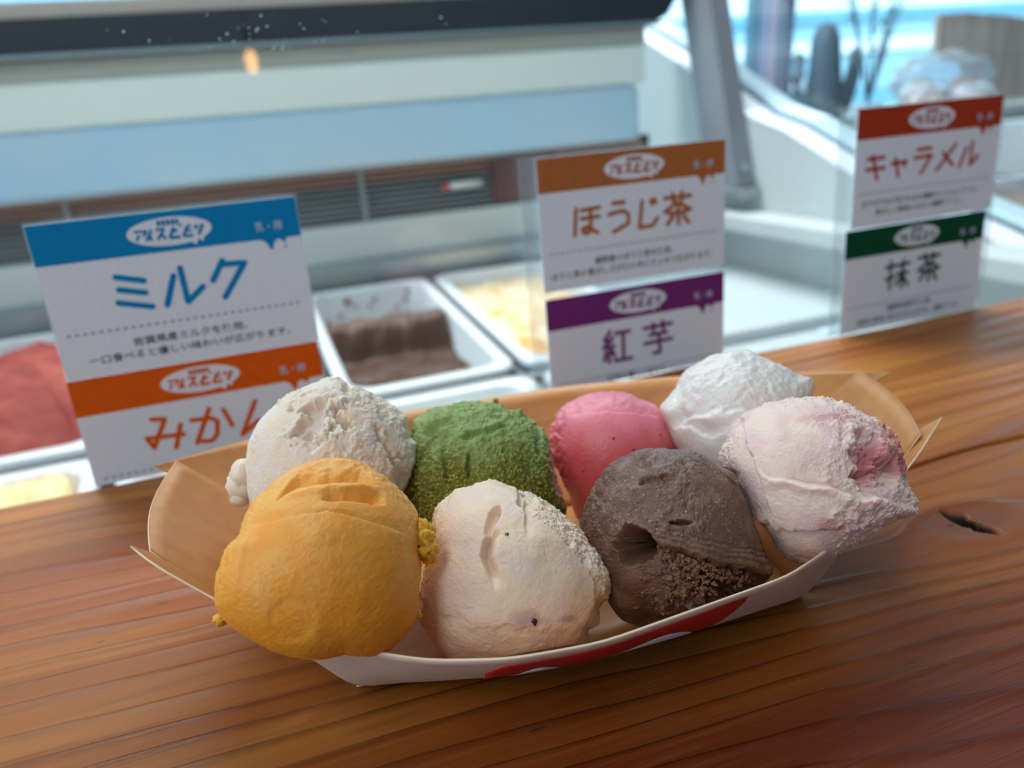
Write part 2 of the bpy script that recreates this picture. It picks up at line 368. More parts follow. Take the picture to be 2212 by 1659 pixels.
def pan_fill(p, name, label, hfun, colfun, n=90, frac=0.965, rough=0.55):
    """gelato surface in a pan: height field over the rounded opening, with skirt down to the pan floor"""
    w, l = (PW - .030) * frac, (PL - .030) * frac
    gx = np.linspace(-1, 1, n); gy = np.linspace(-1, 1, 2 * n); GX, GY = np.meshgrid(gx, gy)
    a, b = GX.ravel(), GY.ravel()
    q = np.maximum(np.abs(a), np.abs(b)) + 1e-9; k = (np.abs(a) ** 8 + np.abs(b) ** 16) ** (1 / 10) + 1e-9
    f = np.minimum(1, q / k); X = a * f * w / 2; Y = b * f * l / 2
    P = np.stack([X, Y, np.zeros_like(X)], 1); Zv = hfun(a, b, P)
    Zv = np.clip(Zv, -.116, 0.06)
    V = np.stack([X, Y, Zv], 1)
    ny, nx = GX.shape; idx = np.arange(nx * ny).reshape(ny, nx)
    F = np.stack([idx[:-1, :-1], idx[:-1, 1:], idx[1:, 1:], idx[1:, :-1]], -1).reshape(-1, 4)
    bd = list(idx[0, :]) + list(idx[1:, -1]) + list(idx[-1, -2::-1]) + list(idx[-2:0:-1, 0]); m0 = len(V)
    low = V[bd].copy(); low[:, 2] = -.1175; low[:, :2] *= 0.97; V = np.vstack([V, low]); nb = len(bd)
    S_ = [(bd[(i + 1) % nb], bd[i], m0 + i, m0 + (i + 1) % nb) for i in range(nb)]
    me = bpy.data.meshes.new(name); me.from_pydata(V.tolist(), [], F.tolist() + S_); me.update()
    c = np.ones((len(V), 4)); c[:, :3] = np.array([0.5] * 3); c[:m0, :3] = colfun(a, b, P); c[m0:, :3] = c[0, :3]
    at_ = me.color_attributes.new('tint', 'FLOAT_COLOR', 'POINT'); at_.data.foreach_set('color', c.ravel().astype(np.float32))
    me.polygons.foreach_set('use_smooth', [True] * len(me.polygons))
    m = bpy.data.materials.new(name); m.use_nodes = True; t = m.node_tree; pr = t.nodes['Principled BSDF']; an = t.nodes.new('ShaderNodeAttribute'); an.attribute_name = 'tint'
    t.links.new(an.outputs['Color'], pr.inputs['Base Color']); pr.inputs['Roughness'].default_value = rough
    me.materials.append(m)
    o = link(name, me); o.location = p.location; o.rotation_euler = p.rotation_euler; return tag(o, label, 'gelato')
lin = lambda r, g, b: np.array(rgb(r, g, b)[:3])
def blend(c1, c2, t): return c1[None] * (1 - t[:, None]) + c2[None] * t[:, None]
ZP = -0.0865; YP = 0.848
pA = pan(0.143, YP, ZP, 'white gelato pan holding nearly finished brown gelato')
def h_brown(a, b, P):
    n = fbm(P, 60, 4, 3) * .007; e = fbm(P, 24, 3, 9)
    t = ss(-.02, 0.10, b + e * .10)
    return -.036 + t * .036 - ss(.25, .75, b + e * .2) * .055 + n * (0.3 + t) + .004 * e
pan_fill(pA, 'scraped_gelato', 'brown gelato scraped low at the front of its white pan', h_brown, lambda a, b, P: blend(lin(60, 34, 12), lin(86, 62, 48), ss(-.04, .06, b + fbm(P, 24, 3, 9) * .10)))
pB = pan(0.319, YP, ZP, 'white gelato pan holding peach coloured gelato')
pan_fill(pB, 'peach_gelato', 'peach and cream swirled gelato in the pan right of the brown one', lambda a, b, P: -.016 + fbm(P, 28, 4, 5) * .011, lambda a, b, P: blend(lin(236, 214, 176), lin(222, 160, 84), ss(-.3, .4, fbm(P, 26, 4, 11) - .3 * b)))
pC = pan(-0.034, YP, ZP, 'white gelato pan mostly hidden behind the blue flavour card')
pan_fill(pC, 'cream_gelato', 'pale cream gelato in the pan behind the blue flavour card', lambda a, b, P: -.03 + fbm(P, 28, 4, 15) * .01, lambda a, b, P: blend(lin(226, 218, 200), lin(214, 200, 176), ss(-.3, .4, fbm(P, 26, 3, 12))))
pD = pan(-0.213, YP, ZP, 'white gelato pan holding the red sorbet at the left edge')
def h_red(a, b, P):
    e = fbm(P, 18, 3, 21)
    return -.028 + .062 * np.clip(1 - (a * .75) ** 2 - ((b + .15) / 1.0) ** 2, 0, 1) ** .7 + e * .009 - ss(.40, .80, b + e * .1) * .060 + fbm(P, 70, 3, 5) * .002
pan_fill(pD, 'red_sorbet', 'heaped red sorbet in the white pan at the left edge', h_red, lambda a, b, P: blend(lin(130, 36, 28), lin(160, 70, 56), ss(-.2, .5, fbm(P, 20, 4, 8))), rough=.75)
rr = random.Random(5)
def smears(p, name, n, z0, s0, s1, m):
    for k in range(n):
        x = rr.uniform(-.06, .06); z = rr.uniform(z0, -.006); s_ = rr.uniform(s0, s1)
        MB().add([(x + s_ * math.cos(t) * rr.uniform(.6, 1.1), PL / 2 - .0165 + z * .035, z + s_ * .8 * math.sin(t) * rr.uniform(.6, 1.2)) for t in np.linspace(0, 6.283, 10)[:-1]] + [(x, PL / 2 - .0195 + z * .035, z)],
               [(i, (i + 1) % 9, 9) for i in range(9)]).build(name, m, p)
smears(pD, 'sorbet_smear', 9, -.035, .004, .011, mat('red_smear', rgb(214, 92, 76), 0.35))
smears(pA, 'gelato_smear', 8, -.03, .002, .007, mat('brown_smear', rgb(120, 70, 48), 0.35))
YQ = 0.461; ZQ = -0.1125
for cx, lab, nm, lab2, c1, c2, h0 in ((0.143, 'white gelato pan in the front row below the brown one', 'milky_gelato', 'smooth off-white gelato in the front row below the brown one', (226, 226, 214), (206, 210, 196), -.010),
                        (0.319, 'white gelato pan in the front row behind the purple flavour card', 'white_gelato', 'plain white gelato in the front row behind the purple flavour card', (228, 230, 228), (214, 218, 214), -.012),
                        (-0.213, 'white gelato pan in the front row at the left edge', 'fruit_gelato', 'yellow and pink fruit gelato in the front row at the left edge', (222, 206, 150), (206, 112, 92), .004),
                        (-0.034, 'white gelato pan in the front row behind the orange flavour card', 'vanilla_gelato', 'pale vanilla gelato in the front row behind the orange flavour card', (230, 222, 200), (216, 206, 184), -.012)):
    p_ = pan(cx, YQ, ZQ, lab)
    s0 = int((cx + 1) * 100)
    pan_fill(p_, nm, lab2, lambda a, b, P, s0=s0, h0=h0: h0 + fbm(P, 30, 4, s0) * .010, lambda a, b, P, s0=s0, c1=c1, c2=c2: blend(lin(*c1), lin(*c2), ss(0.02, .28, fbm(P, 26, 4, s0 + 3))), n=60)
# little metal divider bars between neighbouring pans
for x in (0.055, 0.231, -0.1235):
    cp(MB().box(x - .002, x + .002, 0.66, 1.03, -.13, -.108), 'pan_divider', m_casesteel)

# ------------------------------------------------------------------ things beyond the cheek
ctr = empty('side_counter', (1.2, 0.9, -1.0)); tag(ctr, 'brown wooden side counter with white edging right of the display case', 'counter')
m_brown = mat('counter_brown', rgb(134, 100, 78), 0.45, noise=(6, rgb(108, 78, 58), 4, (1, 6, 1)))
T(MB().box(0.76, 2.4, 0.35, 1.42, -0.13, -0.10).build('counter_top', m_brown, ctr), (1.2, 0.9, -1.0))
T(MB().box(0.78, 2.38, 0.37, 1.40, -1.0, -0.13).build('body', m_casewhite, ctr), (1.2, 0.9, -1.0))
mb = MB().prism([(1.05, 1.30, -0.10), (1.60, 1.12, -0.10), (1.60, 1.15, -0.10), (1.05, 1.345, -0.10)], (0, 0, 0.022))
T(mb.build('edge_strip', mat('strip_white', rgb(214, 226, 236), 0.3), ctr), (1.2, 0.9, -1.0))
shf = empty('window_shelf', (1.5, 1.8, -1.0)); tag(shf, 'low white shelf in the shop window carrying the wrapped bread', 'shelf')
T(MB().box(0.80, 2.8, 1.43, 2.2, 0.02, 0.045).build('shelf_board', m_casewhite, shf), (1.5, 1.8, -1.0))
T(MB().box(0.84, 2.76, 1.46, 2.17, -1.0, 0.02).build('body', m_casewhite, shf), (1.5, 1.8, -1.0))
# white box at the frame edge
tag(MB().box(1.63, 1.95, 1.16, 1.38, -0.098, 0.018, .004).build('white_box', mat('box_white', rgb(196, 206, 212), 0.5)), 'white box on the brown side counter at the right edge of the picture', 'box')
# cactus ornament: ribbed body with two upcurved arms
cx, cyy = 1.27, 1.5
cac = empty('cactus_ornament', (cx, cyy, 0.045)); tag(cac, 'dark slate cactus ornament with two upright arms standing by the window', 'ornament')
m_cac = mat('cactus_slate', rgb(70, 92, 106), 0.6)
def lathe_tube(pts, rs): return MB().tube(pts, rs, 14)
lathe_tube([(0, 0, .002), (0, 0, .05), (0, 0, .12), (0, 0, .17), (0, 0, .195), (0, 0, .206)], [.045, .042, .034, .031, .022, .006]).build('trunk', m_cac, cac, True)
lathe_tube([(-.02, 0, .03), (-.055, 0, .035), (-.072, 0, .06), (-.074, 0, .10), (-.070, 0, .142), (-.069, 0, .150)], [.018, .02, .02, .018, .013, .004]).build('arm', m_cac, cac, True)
lathe_tube([(.02, 0, .025), (.05, 0, .03), (.066, 0, .06), (.078, 0, .10), (.079, 0, .142), (.078, 0, .152)], [.018, .02, .017, .016, .012, .004]).build('arm', m_cac, cac, True)
lathe_tube([(0, 0, 0), (0, 0, .006)], [.07, .07]).build('base', m_cac, cac, True)
# leaning banner pole cover
mu = empty('folded_parasol', (1.2, 1.62, 0.045)); tag(mu, 'folded blue-grey parasol leaning upright against the window behind the cactus', 'parasol')
cols = [rgb(70, 120, 142), rgb(150, 160, 196), rgb(178, 170, 190), rgb(120, 128, 150), rgb(92, 100, 122)]
for i, c_ in enumerate(cols):
    x = -.05 + i * .024
    MB().prism([(x, 0, 0), (x + .02, -.008, 0), (x + .05, 0, .5), (x + .026, .006, .5)], (0, .014, 0)).build('cloth_fold', mat('parasol_cloth', c_, 0.8), mu)
# potted sprig with thin stems and small leaves
sp = empty('potted_sprig', (1.44, 1.55, 0.045)); tag(sp, 'thin-stemmed sprig with small green leaves right of the cactus', 'plant')
m_stem = mat('stem_teal', rgb(54, 88, 98), 0.6); m_leaf = mat('leaf_green', rgb(120, 160, 120), 0.5, trans=.3)
MB().tube([(0, 0, 0), (0, 0, .03)], [.03, .036], 14).build('pot', mat('pot_white', rgb(190, 205, 215), 0.4), sp, True)
r3 = random.Random(9); tips = []
for k in range(9):
    a = r3.uniform(-.12, .12); bnd = r3.uniform(-.05, .05); hh = r3.uniform(.22, .38)
    pts = [(0, 0, .03), (a * .3, bnd * .3, hh * .4), (a * .7, bnd * .6, hh * .75), (a, bnd, hh)]
    MB().tube(pts, [.0035, .003, .002, .001], 5).build('stem', m_stem, sp, True)
    for j in range(7): t_ = .6 + .4 * j / 6; tips.append((a * t_ + r3.gauss(0, .008), bnd * t_, hh * t_ + r3.gauss(0, .006)))
for i, p_ in enumerate(tips[:60]):
    a = r3.uniform(0, 6.28); l_ = r3.uniform(.012, .022); dx, dz = math.cos(a) * l_, math.sin(a) * l_
    MB().add([p_, (p_[0] + dx * .5 - dz * .25, p_[1] + .003, p_[2] + dz * .5 + dx * .25), (p_[0] + dx, p_[1], p_[2] + dz), (p_[0] + dx * .5 + dz * .25, p_[1] - .002, p_[2] + dz * .5 - dx * .25)],
             [(0, 1, 2), (0, 2, 3)]).build('leaf', m_leaf, sp)
# brown wooden crate
cr = empty('wooden_crate', (1.95, 1.55, 0.045)); tag(cr, 'weathered brown wooden crate at the top right by the window', 'crate')
m_crate = mat('crate_wood', rgb(196, 176, 164), 0.8, noise=(30, rgb(160, 140, 130), 5, (1, 1, .12)))
pts = [at(x, y, 1, 1.76) for x, y in ((2045, 22), (2300, 46), (2300, 270), (2124, 262), (2096, 140), (2023, 122))]
cr.location = (2.0, 1.76, 0.045)
def poly_split(pts_, n):
    return pts_
zz = [p[2] for p in pts]
# five upright boards cut to the crate outline
xs = np.linspace(pts[5][0], pts[1][0], 6)
def top_z(x): return np.interp(x, [pts[5][0], pts[0][0], pts[1][0]], [pts[0][2] - .01, pts[0][2], pts[1][2]])
def bot_z(x): return np.interp(x, [pts[5][0], pts[4][0], pts[3][0], pts[2][0]], [pts[5][2], pts[4][2], .0465, .0465])
for i in range(5):
    a, b = xs[i] + .001, xs[i + 1] - .001
    o = MB().prism([(a, 1.76, bot_z(a)), (b, 1.76, bot_z(b)), (b, 1.76, top_z(b)), (a, 1.76, top_z(a))], (0, .02, 0)).build('board', m_crate, cr); T(o, (2.0, 1.76, 0.045))
T(MB().box(xs[3], xs[5], 1.78, 1.95, .046, .062).box(xs[5] - .02, xs[5], 1.78, 1.95, .046, .2).build('crate_body', m_crate, cr), (2.0, 1.76, 0.045))
# wrapped bread: four clear bags with buns
m_bag = glass('bag_film', (.94, .97, 1, 1), 3.0, .32, (.82, .88, .96, 1))
m_bun = mat('bun_crust', rgb(222, 160, 116), 0.6, noise=(30, rgb(240, 206, 170), 3, (1, 1, 1)))
def blob(seed, rx, ry, rz, n=24, amp=.15, f=3.0):
    th = np.linspace(0, np.pi, n); ph = np.linspace(0, 2 * np.pi, 2 * n + 1)[:-1]; TH, PH = np.meshgrid(th, ph, indexing='ij')
    D = np.stack([np.sin(TH) * np.cos(PH), np.sin(TH) * np.sin(PH), np.cos(TH)], -1).reshape(-1, 3)
    r = 1 + amp * fbm(D + 5, f, 3, seed); P = D * r[:, None] * np.array([rx, ry, rz])
    m_ = 2 * n; F = [(i * m_ + j, (i + 1) * m_ + j, (i + 1) * m_ + (j + 1) % m_, i * m_ + (j + 1) % m_) for i in range(n - 1) for j in range(m_)]
    return P, F
labs = ['leftmost clear bag of pale buns on the window shelf', 'low clear bag of buns just above the caramel card', 'large puffed clear bag of buns beside the crate', 'small clear bag of buns at the right foot of the crate']
for i, (x, y, rx, rz, rb) in enumerate(((1.42, 1.80, .085, .045, .036), (1.56, 1.50, .06, .030, .024), (1.78, 1.66, .155, .066, .048), (1.70, 1.50, .05, .026, .02))):
    bgm = empty('bread_bag', (x, y, .047)); tag(bgm, labs[i], 'bag', 'clear bags of buns on the window shelf')
    P, F = blob(40 + i, rx, .05, rz, 20, .35, 3.5); P[:, 2] += rz; P[:, 2] = np.maximum(P[:, 2], 0.0)
    link('film', mesh('film', P, F), bgm, m_bag, True)
    for k in range(2):
        P, F = blob(60 + i * 3 + k, rb, .03, rb * .75, 14, .1); P[:, 2] += rb * .75 + .001; P[:, 0] += (k - .5) * rx * .95; P[:, 2] = np.maximum(P[:, 2], .0008)
        link('bun', mesh('bun', P, F), bgm, m_bun, True)

# warm pendant lamp behind the customer (its reflection shows in the front glass)
d_ = ray(543, 132); t_ = (YG - CAM[1]) / d_[1]; P0 = CAM + d_ * t_; d2 = d_ * np.array([1, -1, 1]); PB = P0 + d2 * 2.3
pn = empty('pendant_lamp', (PB[0], PB[1], 1.6)); tag(pn, 'small warm pendant lamp hanging behind the customer', 'lamp')
MB().tube([(0, 0, 0), (0, 0, PB[2] - 1.6 + .09)], .004, 6).build('cord', m_black, pn)
MB().tube([(0, 0, PB[2] - 1.6 + .09), (0, 0, PB[2] - 1.6 + .03)], [.014, .02], 12).build('socket', m_black, pn)
P, F = blob(1, .016, .016, .034, 12, 0); P[:, 2] += PB[2] - 1.6
link('bulb', mesh('bulb', P, F), pn, mat('bulb_glow', (1, .45, .14, 1), .5, emit=18), True)

# ------------------------------------------------------------------ flavour cards on clear stands
YC = 0.3277
GLY = {
'milk': [[(25.3,-22.2),(34.7,-24.9)],[(25.4,-27.1),(34.3,-29.5)],[(24.1,-32.0),(35.6,-35.2)],[(45.4,-24.5),(40.9,-35.4)],[(48.3,-21.9),(48.6,-35.3),(55.1,-30.2)],[(64.1,-21.2),(59.2,-28.4)],[(63.4,-22.6),(72.1,-23.1),(62.4,-35.6)]],
'mikan': [[(26.0,-21.0),(30.9,-21.8),(24.6,-33.1),(22.7,-28.6),(36.6,-29.7)],[(36.2,-25.3),(32.6,-34.8)],[(40.6,-24.4),(48.3,-25.1),(50.3,-26.8),(49.1,-32.6),(46.7,-34.8),(42.9,-34.3)],[(48.2,-20.8),(40.8,-34.6)],[(53.5,-22.3),(55.7,-29.9)],[(66.4,-21.2),(58.8,-34.8),(66.2,-29.9),(68.3,-31.5),(67.0,-36.6),(71.1,-35.2)]],
'hoji': [[(17.7,-23.3),(16.5,-35.0)],[(20.3,-24.3),(29.2,-23.9)],[(20.1,-28.0),(28.8,-27.8)],[(24.7,-24.4),(24.6,-33.9),(21.7,-34.8),(20.2,-32.8),(22.7,-31.8),(27.8,-35.0)],[(36.1,-22.9),(41.9,-23.0)],[(33.9,-27.7),(40.9,-26.7),(43.8,-28.5),(43.6,-32.9),(36.0,-35.8)],[(51.0,-23.5),(49.4,-35.5),(56.2,-35.4),(58.9,-32.2)],[(55.7,-23.6),(56.2,-25.4)],[(57.5,-23.3),(58.1,-25.0)],[(62.9,-23.7),(76.7,-23.8)],[(67.2,-22.0),(67.6,-25.7)],[(72.0,-21.7),(71.9,-25.5)],[(69.3,-26.3),(62.8,-30.0)],[(69.3,-26.3),(76.7,-30.1)],[(64.9,-31.0),(74.9,-30.7)],[(69.9,-28.6),(70.1,-36.2)],[(67.0,-32.8),(64.0,-35.8)],[(72.7,-32.7),(75.6,-36.1)]],
'beni': [[(32.0,-20.3),(28.8,-24.2),(32.2,-25.6)],[(33.2,-23.3),(28.2,-28.1),(33.9,-27.9)],[(31.7,-27.9),(30.9,-35.6)],[(29.4,-30.4),(28.4,-34.3)],[(32.9,-30.2),(34.1,-32.9)],[(35.0,-21.6),(42.4,-21.6)],[(38.9,-21.9),(38.8,-35.4)],[(34.0,-35.3),(43.1,-35.4)],[(50.3,-21.8),(65.6,-21.5)],[(55.3,-20.2),(55.6,-23.9)],[(60.6,-19.8),(61.0,-23.6)],[(53.3,-25.6),(62.8,-25.6)],[(50.5,-29.6),(65.5,-29.3)],[(58.3,-25.6),(59.0,-35.3),(55.3,-35.1)]],
'cara': [[(7.9,-24.8),(18.4,-24.7)],[(7.3,-30.0),(18.9,-30.0)],[(11.1,-23.7),(14.5,-35.2)],[(23.6,-28.6),(32.9,-28.0),(31.6,-30.2)],[(25.8,-26.2),(28.2,-35.1)],[(39.8,-23.0),(48.8,-22.9)],[(38.2,-27.0),(49.4,-26.6),(43.2,-35.1)],[(65.5,-22.3),(53.8,-34.7)],[(57.3,-26.2),(64.4,-33.0)],[(73.2,-25.0),(69.2,-34.3)],[(76.9,-22.2),(76.6,-34.2),(81.7,-29.6)]],
'matcha': [[(28.2,-22.8),(34.9,-22.5)],[(31.5,-20.0),(31.5,-34.9)],[(28.4,-29.4),(34.5,-28.6)],[(35.9,-22.7),(44.1,-22.2)],[(35.9,-27.2),(43.6,-27.1)],[(39.8,-20.3),(39.8,-35.3)],[(39.6,-28.6),(35.4,-33.0)],[(40.1,-28.6),(43.9,-34.2)],[(50.2,-20.5),(65.0,-20.5)],[(54.8,-19.1),(55.8,-23.0)],[(60.0,-19.0),(60.8,-22.8)],[(58.0,-23.7),(50.5,-27.6)],[(58.0,-23.7),(65.4,-27.7)],[(53.2,-28.5),(63.4,-28.6)],[(58.2,-25.8),(58.4,-34.0)],[(55.0,-30.0),(52.2,-32.9)],[(61.5,-30.5),(64.0,-33.8)]]}
LOGO = [([(35.2,-6.5),(39.6,-6.6),(38.1,-8.5)],.9),([(36.8,-7.7),(35.5,-10)],.9),([(41.3,-6.3),(38.9,-10.3)],1.0),([(40.3,-8.0),(40.6,-10.4)],1.2),([(42.8,-6.5),(45.8,-6.5),(42.9,-10.3)],1.0),([(44.4,-8.4),(45.8,-10.3)],1.1),
        ([(49.3,-6.3),(47.2,-10.1),(51.0,-10.1)],1.2),([(48.6,-8.0),(50.4,-7.4)],.9),([(54.1,-6.4),(52.1,-10.1),(55.6,-10.1)],1.1),([(53.5,-8.1),(55.4,-8.1)],.8),([(54.1,-6.4),(55.6,-6.3)],.8),([(57.5,-6.3),(56.8,-7.8)],1.2),([(59.7,-6.3),(57.7,-10.0)],1.2),
        ([(43.6,-4.3),(44.9,-4.3)],2.0),([(45.3,-4.3),(46.6,-4.3)],2.0),([(47.0,-4.3),(48.3,-4.3)],2.0),([(48.7,-4.3),(50.0,-4.3)],2.0),([(50.4,-4.3),(51.3,-4.3)],2.0),([(51.2,-5.7),(52.2,-6.1)],.7)]
def strokes(mb, sts, wd, z, rnd=True):
    """pen strokes as flat ribbons with round ends, card-local mm, standing 0.05 mm proud"""
    for iz, st in enumerate(sts):
        z = z - 2e-6
        if isinstance(st, tuple): st, w = st
        else: w = wd
        for (x0, y0), (x1, y1) in zip(st[:-1], st[1:]):
            L = math.hypot(x1 - x0, y1 - y0) or 1; nx, ny = -(y1 - y0) / L * w / 2, (x1 - x0) / L * w / 2
            q = [(x0 + nx, y0 + ny), (x0 - nx, y0 - ny), (x1 - nx, y1 - ny), (x1 + nx, y1 + ny)]
            z -= 1.5e-6; mb.add([(a / 1000, z, b / 1000) for a, b in q], [(0, 1, 2, 3)])
        if rnd:
            for x, y in st:
                z -= 1.5e-6; mb.add([(x / 1000 + math.cos(k * .785) * w / 2000, z, y / 1000 + math.sin(k * .785) * w / 2000) for k in range(8)], [tuple(range(8))])
    return mb
def text_mesh(txt, size, x0, x1, zb, y, bold=0.0):
    cu = bpy.data.curves.new('t', 'FONT'); cu.body = txt; cu.size = size; cu.resolution_u = 1; cu.offset = bold
    o = bpy.data.objects.new('t', cu); COL.objects.link(o)
    dg = bpy.context.evaluated_depsgraph_get(); me = bpy.data.meshes.new_from_object(o.evaluated_get(dg)); bpy.data.objects.remove(o)
    n = len(me.vertices); co = np.empty(n * 3); me.vertices.foreach_get('co', co); co = co.reshape(-1, 3)
    w = co[:, 0].max() - co[:, 0].min(); k = (x1 - x0) / w
    h = np.stack([(co[:, 0] - co[:, 0].min()) * k + x0, np.full(n, y), co[:, 1] + zb], 1)
    me.vertices.foreach_set('co', h.ravel()); me.update(); return me
m_ink = mat('ink_black', rgb(34, 46, 54), 0.6); m_dots = mat('ink_grey', rgb(110, 120, 140), 0.6); m_aller = mat('ink_pale', rgb(176, 196, 224), 0.6)
def card(key, tl, label, color, desc, parent_group, hh=0.0593, lean=0.0, yo=0.0):
    m_c = mat('print_' + key, color, 0.75, spec=0.15, noise=(250, lit(color, .92), 3, (1, 1, 1)))
    W_ = 0.0955; r = empty('flavor_card', (tl[0], YC + yo, tl[1] - hh)); tag(r, label, 'sign', parent_group)
    O = hh
    def put(mb, name, m, lab=None, par=None):
        mb.v = [(x, y, z + O) for x, y, z in mb.v]; o = mb.build(name, m, par or r)
        if lab: o['label'] = lab
        return o
    put(MB().box(0, W_, 0, .0004, -hh, 0), 'card_sheet', m_paper)
    e = -0.00008
    bt = [(0, 0), (0, -15), (40, -15.05), (75.7, -15.1), (79.6, -15.1), (81.3, -16.0), (82.2, -17.4), (82.8, -18.9), (83.4, -19.5), (84.0, -19.2), (84.5, -17.4), (85.3, -16.0), (86.5, -15.5), (87.6, -16.1), (88.7, -17.2), (89.1, -16.9), (89.6, -15.5), (90.2, -15.3), (95.5, -15.3), (95.5, 0)]
    mb = MB(); mb.add([(a / 1000, e, b / 1000) for a, b in bt], [tuple(range(len(bt)))])
    mb.add([((88.9 + .45 * math.cos(k)) / 1000, e, (-18.8 + .6 * math.sin(k)) / 1000) for k in np.linspace(0, 6.283, 9)[:-1]], [tuple(range(8))])
    bandp = put(mb, 'header_band', m_c, 'coloured header band with two drips')
    n = 40; ov = [((47.6 + 15.2 * math.cos(a)) / 1000, 2 * e, (-7.65 + 5.35 * math.sin(a) ) / 1000) for a in np.linspace(0, 2 * math.pi, n + 1)[:-1]]
    mb = MB().add(ov, [tuple(range(n))])
    for (a, b, c, d, f, g) in ((54.0, -12.0, 56.2, -13.8, 57.3, -11.3), (57.3, -11.3, 58.8, -12.8, 59.6, -10.4)):
        mb.add([(a / 1000, 2 * e - a * 1e-7, b / 1000), (c / 1000, 2 * e - a * 1e-7, d / 1000), (f / 1000, 2 * e - a * 1e-7, g / 1000)], [(0, 1, 2)])
    ovp = put(mb, 'logo_oval', m_paper)
    put(strokes(MB(), LOGO, 1, 3 * e, False), 'logo_lettering', m_c, par=ovp)
    put(strokes(MB(), GLY[key], 2.3 if key in ('milk',) else 1.9, e), 'flavor_name', m_c)
    mb = MB()
    for k in range(31):
        x = 4.5 + k * 2.84; mb.box((x - .75) / 1000, (x + .75) / 1000, e, 0, -.0424, -.0418)
    put(mb, 'dotted_line', m_dots)
    for ln, x0, x1, zb in desc:
        me = text_mesh(ln, .0036, x0 / 1000, x1 / 1000, zb / 1000, e, .00003)
        o = link('description_text', me, r, m_ink); o.location = (0, 0, O)
    me = text_mesh('乳・卵', .0038, .0785, .0888, -.0116, 2 * e, .0001); o = link('allergen_text', me, bandp, m_aller); o.location = (0, 0, O)
    return r
G1 = 'flavour cards stacked in clear stands along the counter'
card('milk', (-.0716, .1047), 'white flavour card with blue header and blue katakana, upper left', rgb(0, 136, 198), [('佐賀県産ミルクを使用。', 25.9, 68.6, -49.2), ('一口食べると優しい味わいが広がります。', 9.0, 84.9, -54.2)], G1)
card('mikan', (-.0724, .0452), 'white flavour card with orange header directly below the blue one', rgb(224, 96, 14), [('爽やかなみかんの甘みと', 25.9, 68.6, -49.2), ('酸味が口の中に広がります。', 16.0, 80.0, -54.2)], G1, hh=.0447, yo=.0004)
card('hoji', (.1268, .109), 'white flavour card with light brown header, top of the middle stand', rgb(178, 108, 58), [('嬉野産のほうじ茶を使用。', 25.9, 67, -49.2), ('ほうじ茶の香ばしさが口の中にスッキリ広がります。', 4, 88.5, -54)], G1)
card('beni', (.1270, .0462), 'white flavour card with purple header below the light brown one', rgb(116, 48, 120), [('紅芋の優しい甘さと', 30, 62, -45.4)], G1, hh=.0457, yo=.0004)
card('cara', (.2990, .1163), 'white flavour card with red-brown header, top of the right stand', rgb(172, 60, 32), [('甘すぎずほろ苦さもある濃厚キャラメルアイス。', 5.6, 84, -48.6), ('香ばしい後味の大人の濃厚アイス。', 15, 73, -53.4)], G1)
card('matcha', (.2962, .0562), 'white flavour card with dark green header below the red-brown one', rgb(0, 74, 50), [('嬉野抹茶を使用。', 31, 63, -46.8), ('抹茶の風味と苦みが口に広がる、濃厚アイス。', 11, 83, -52.2)], G1, hh=.0557, yo=.0004)
for i, (x0, x1, z1, lab) in enumerate(((-.0725, .0245, .1052, 'clear acrylic card stand at the left holding the blue and orange cards'), (.1195, .2228, .1095, 'clear acrylic card stand in the middle holding the light brown and purple cards'),
                                (.2905, .3985, .1168, 'clear acrylic card stand at the right holding the red-brown and green cards'))):
    st = empty('card_stand', ((x0 + x1) / 2, YC + .003, 0)); tag(st, lab, 'stand', 'clear acrylic card stands behind the cards')
    MB().box(x0, x1, YC + .0015, YC + .0035, .0005, z1).build('back_plate', m_acrylic, st).matrix_parent_inverse = Matrix.Translation((-(x0 + x1) / 2, -YC - .003, 0))
    MB().box(x0, x1, YC + .0035, YC + .0135, .0003, .0023).build('foot_plate', m_acrylic, st).matrix_parent_inverse = Matrix.Translation((-(x0 + x1) / 2, -YC - .003, 0))

# ------------------------------------------------------------------ wooden counter board
BX0, BX1, BY0, BY1 = -0.9, 0.74, -0.30, 0.3272
KX, KY = 0.1935, 0.1555
def dens(a, b, step, c0, c1, fine):
    l = list(np.arange(a, c0, step)) + list(np.arange(c0, c1, fine)) + list(np.arange(c1, b, step)) + [b]
    return np.array(sorted(set(np.round(l, 6))))
gx = dens(BX0, BX1, .009, KX - .03, KX + .03, .0007); gy = dens(BY0, BY1, .002, KY - .016, KY + .042, .0005)
GX, GY = np.meshgrid(gx, gy); a, b = GX.ravel(), GY.ravel(); n0 = len(a)
P3 = np.stack([a * 1.6, b * 7, np.zeros(n0)], 1)
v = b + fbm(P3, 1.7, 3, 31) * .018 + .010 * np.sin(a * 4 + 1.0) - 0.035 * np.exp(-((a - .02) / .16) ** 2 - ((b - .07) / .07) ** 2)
dx, dy = a - KX, b - KY
g = np.exp(-(dx / .030) ** 2 - (dy / .017) ** 2); rr_ = np.sqrt((dx / 1.7) ** 2 + dy ** 2)
v = v * (1 - g) + (KY + rr_ * .9 + .004) * g
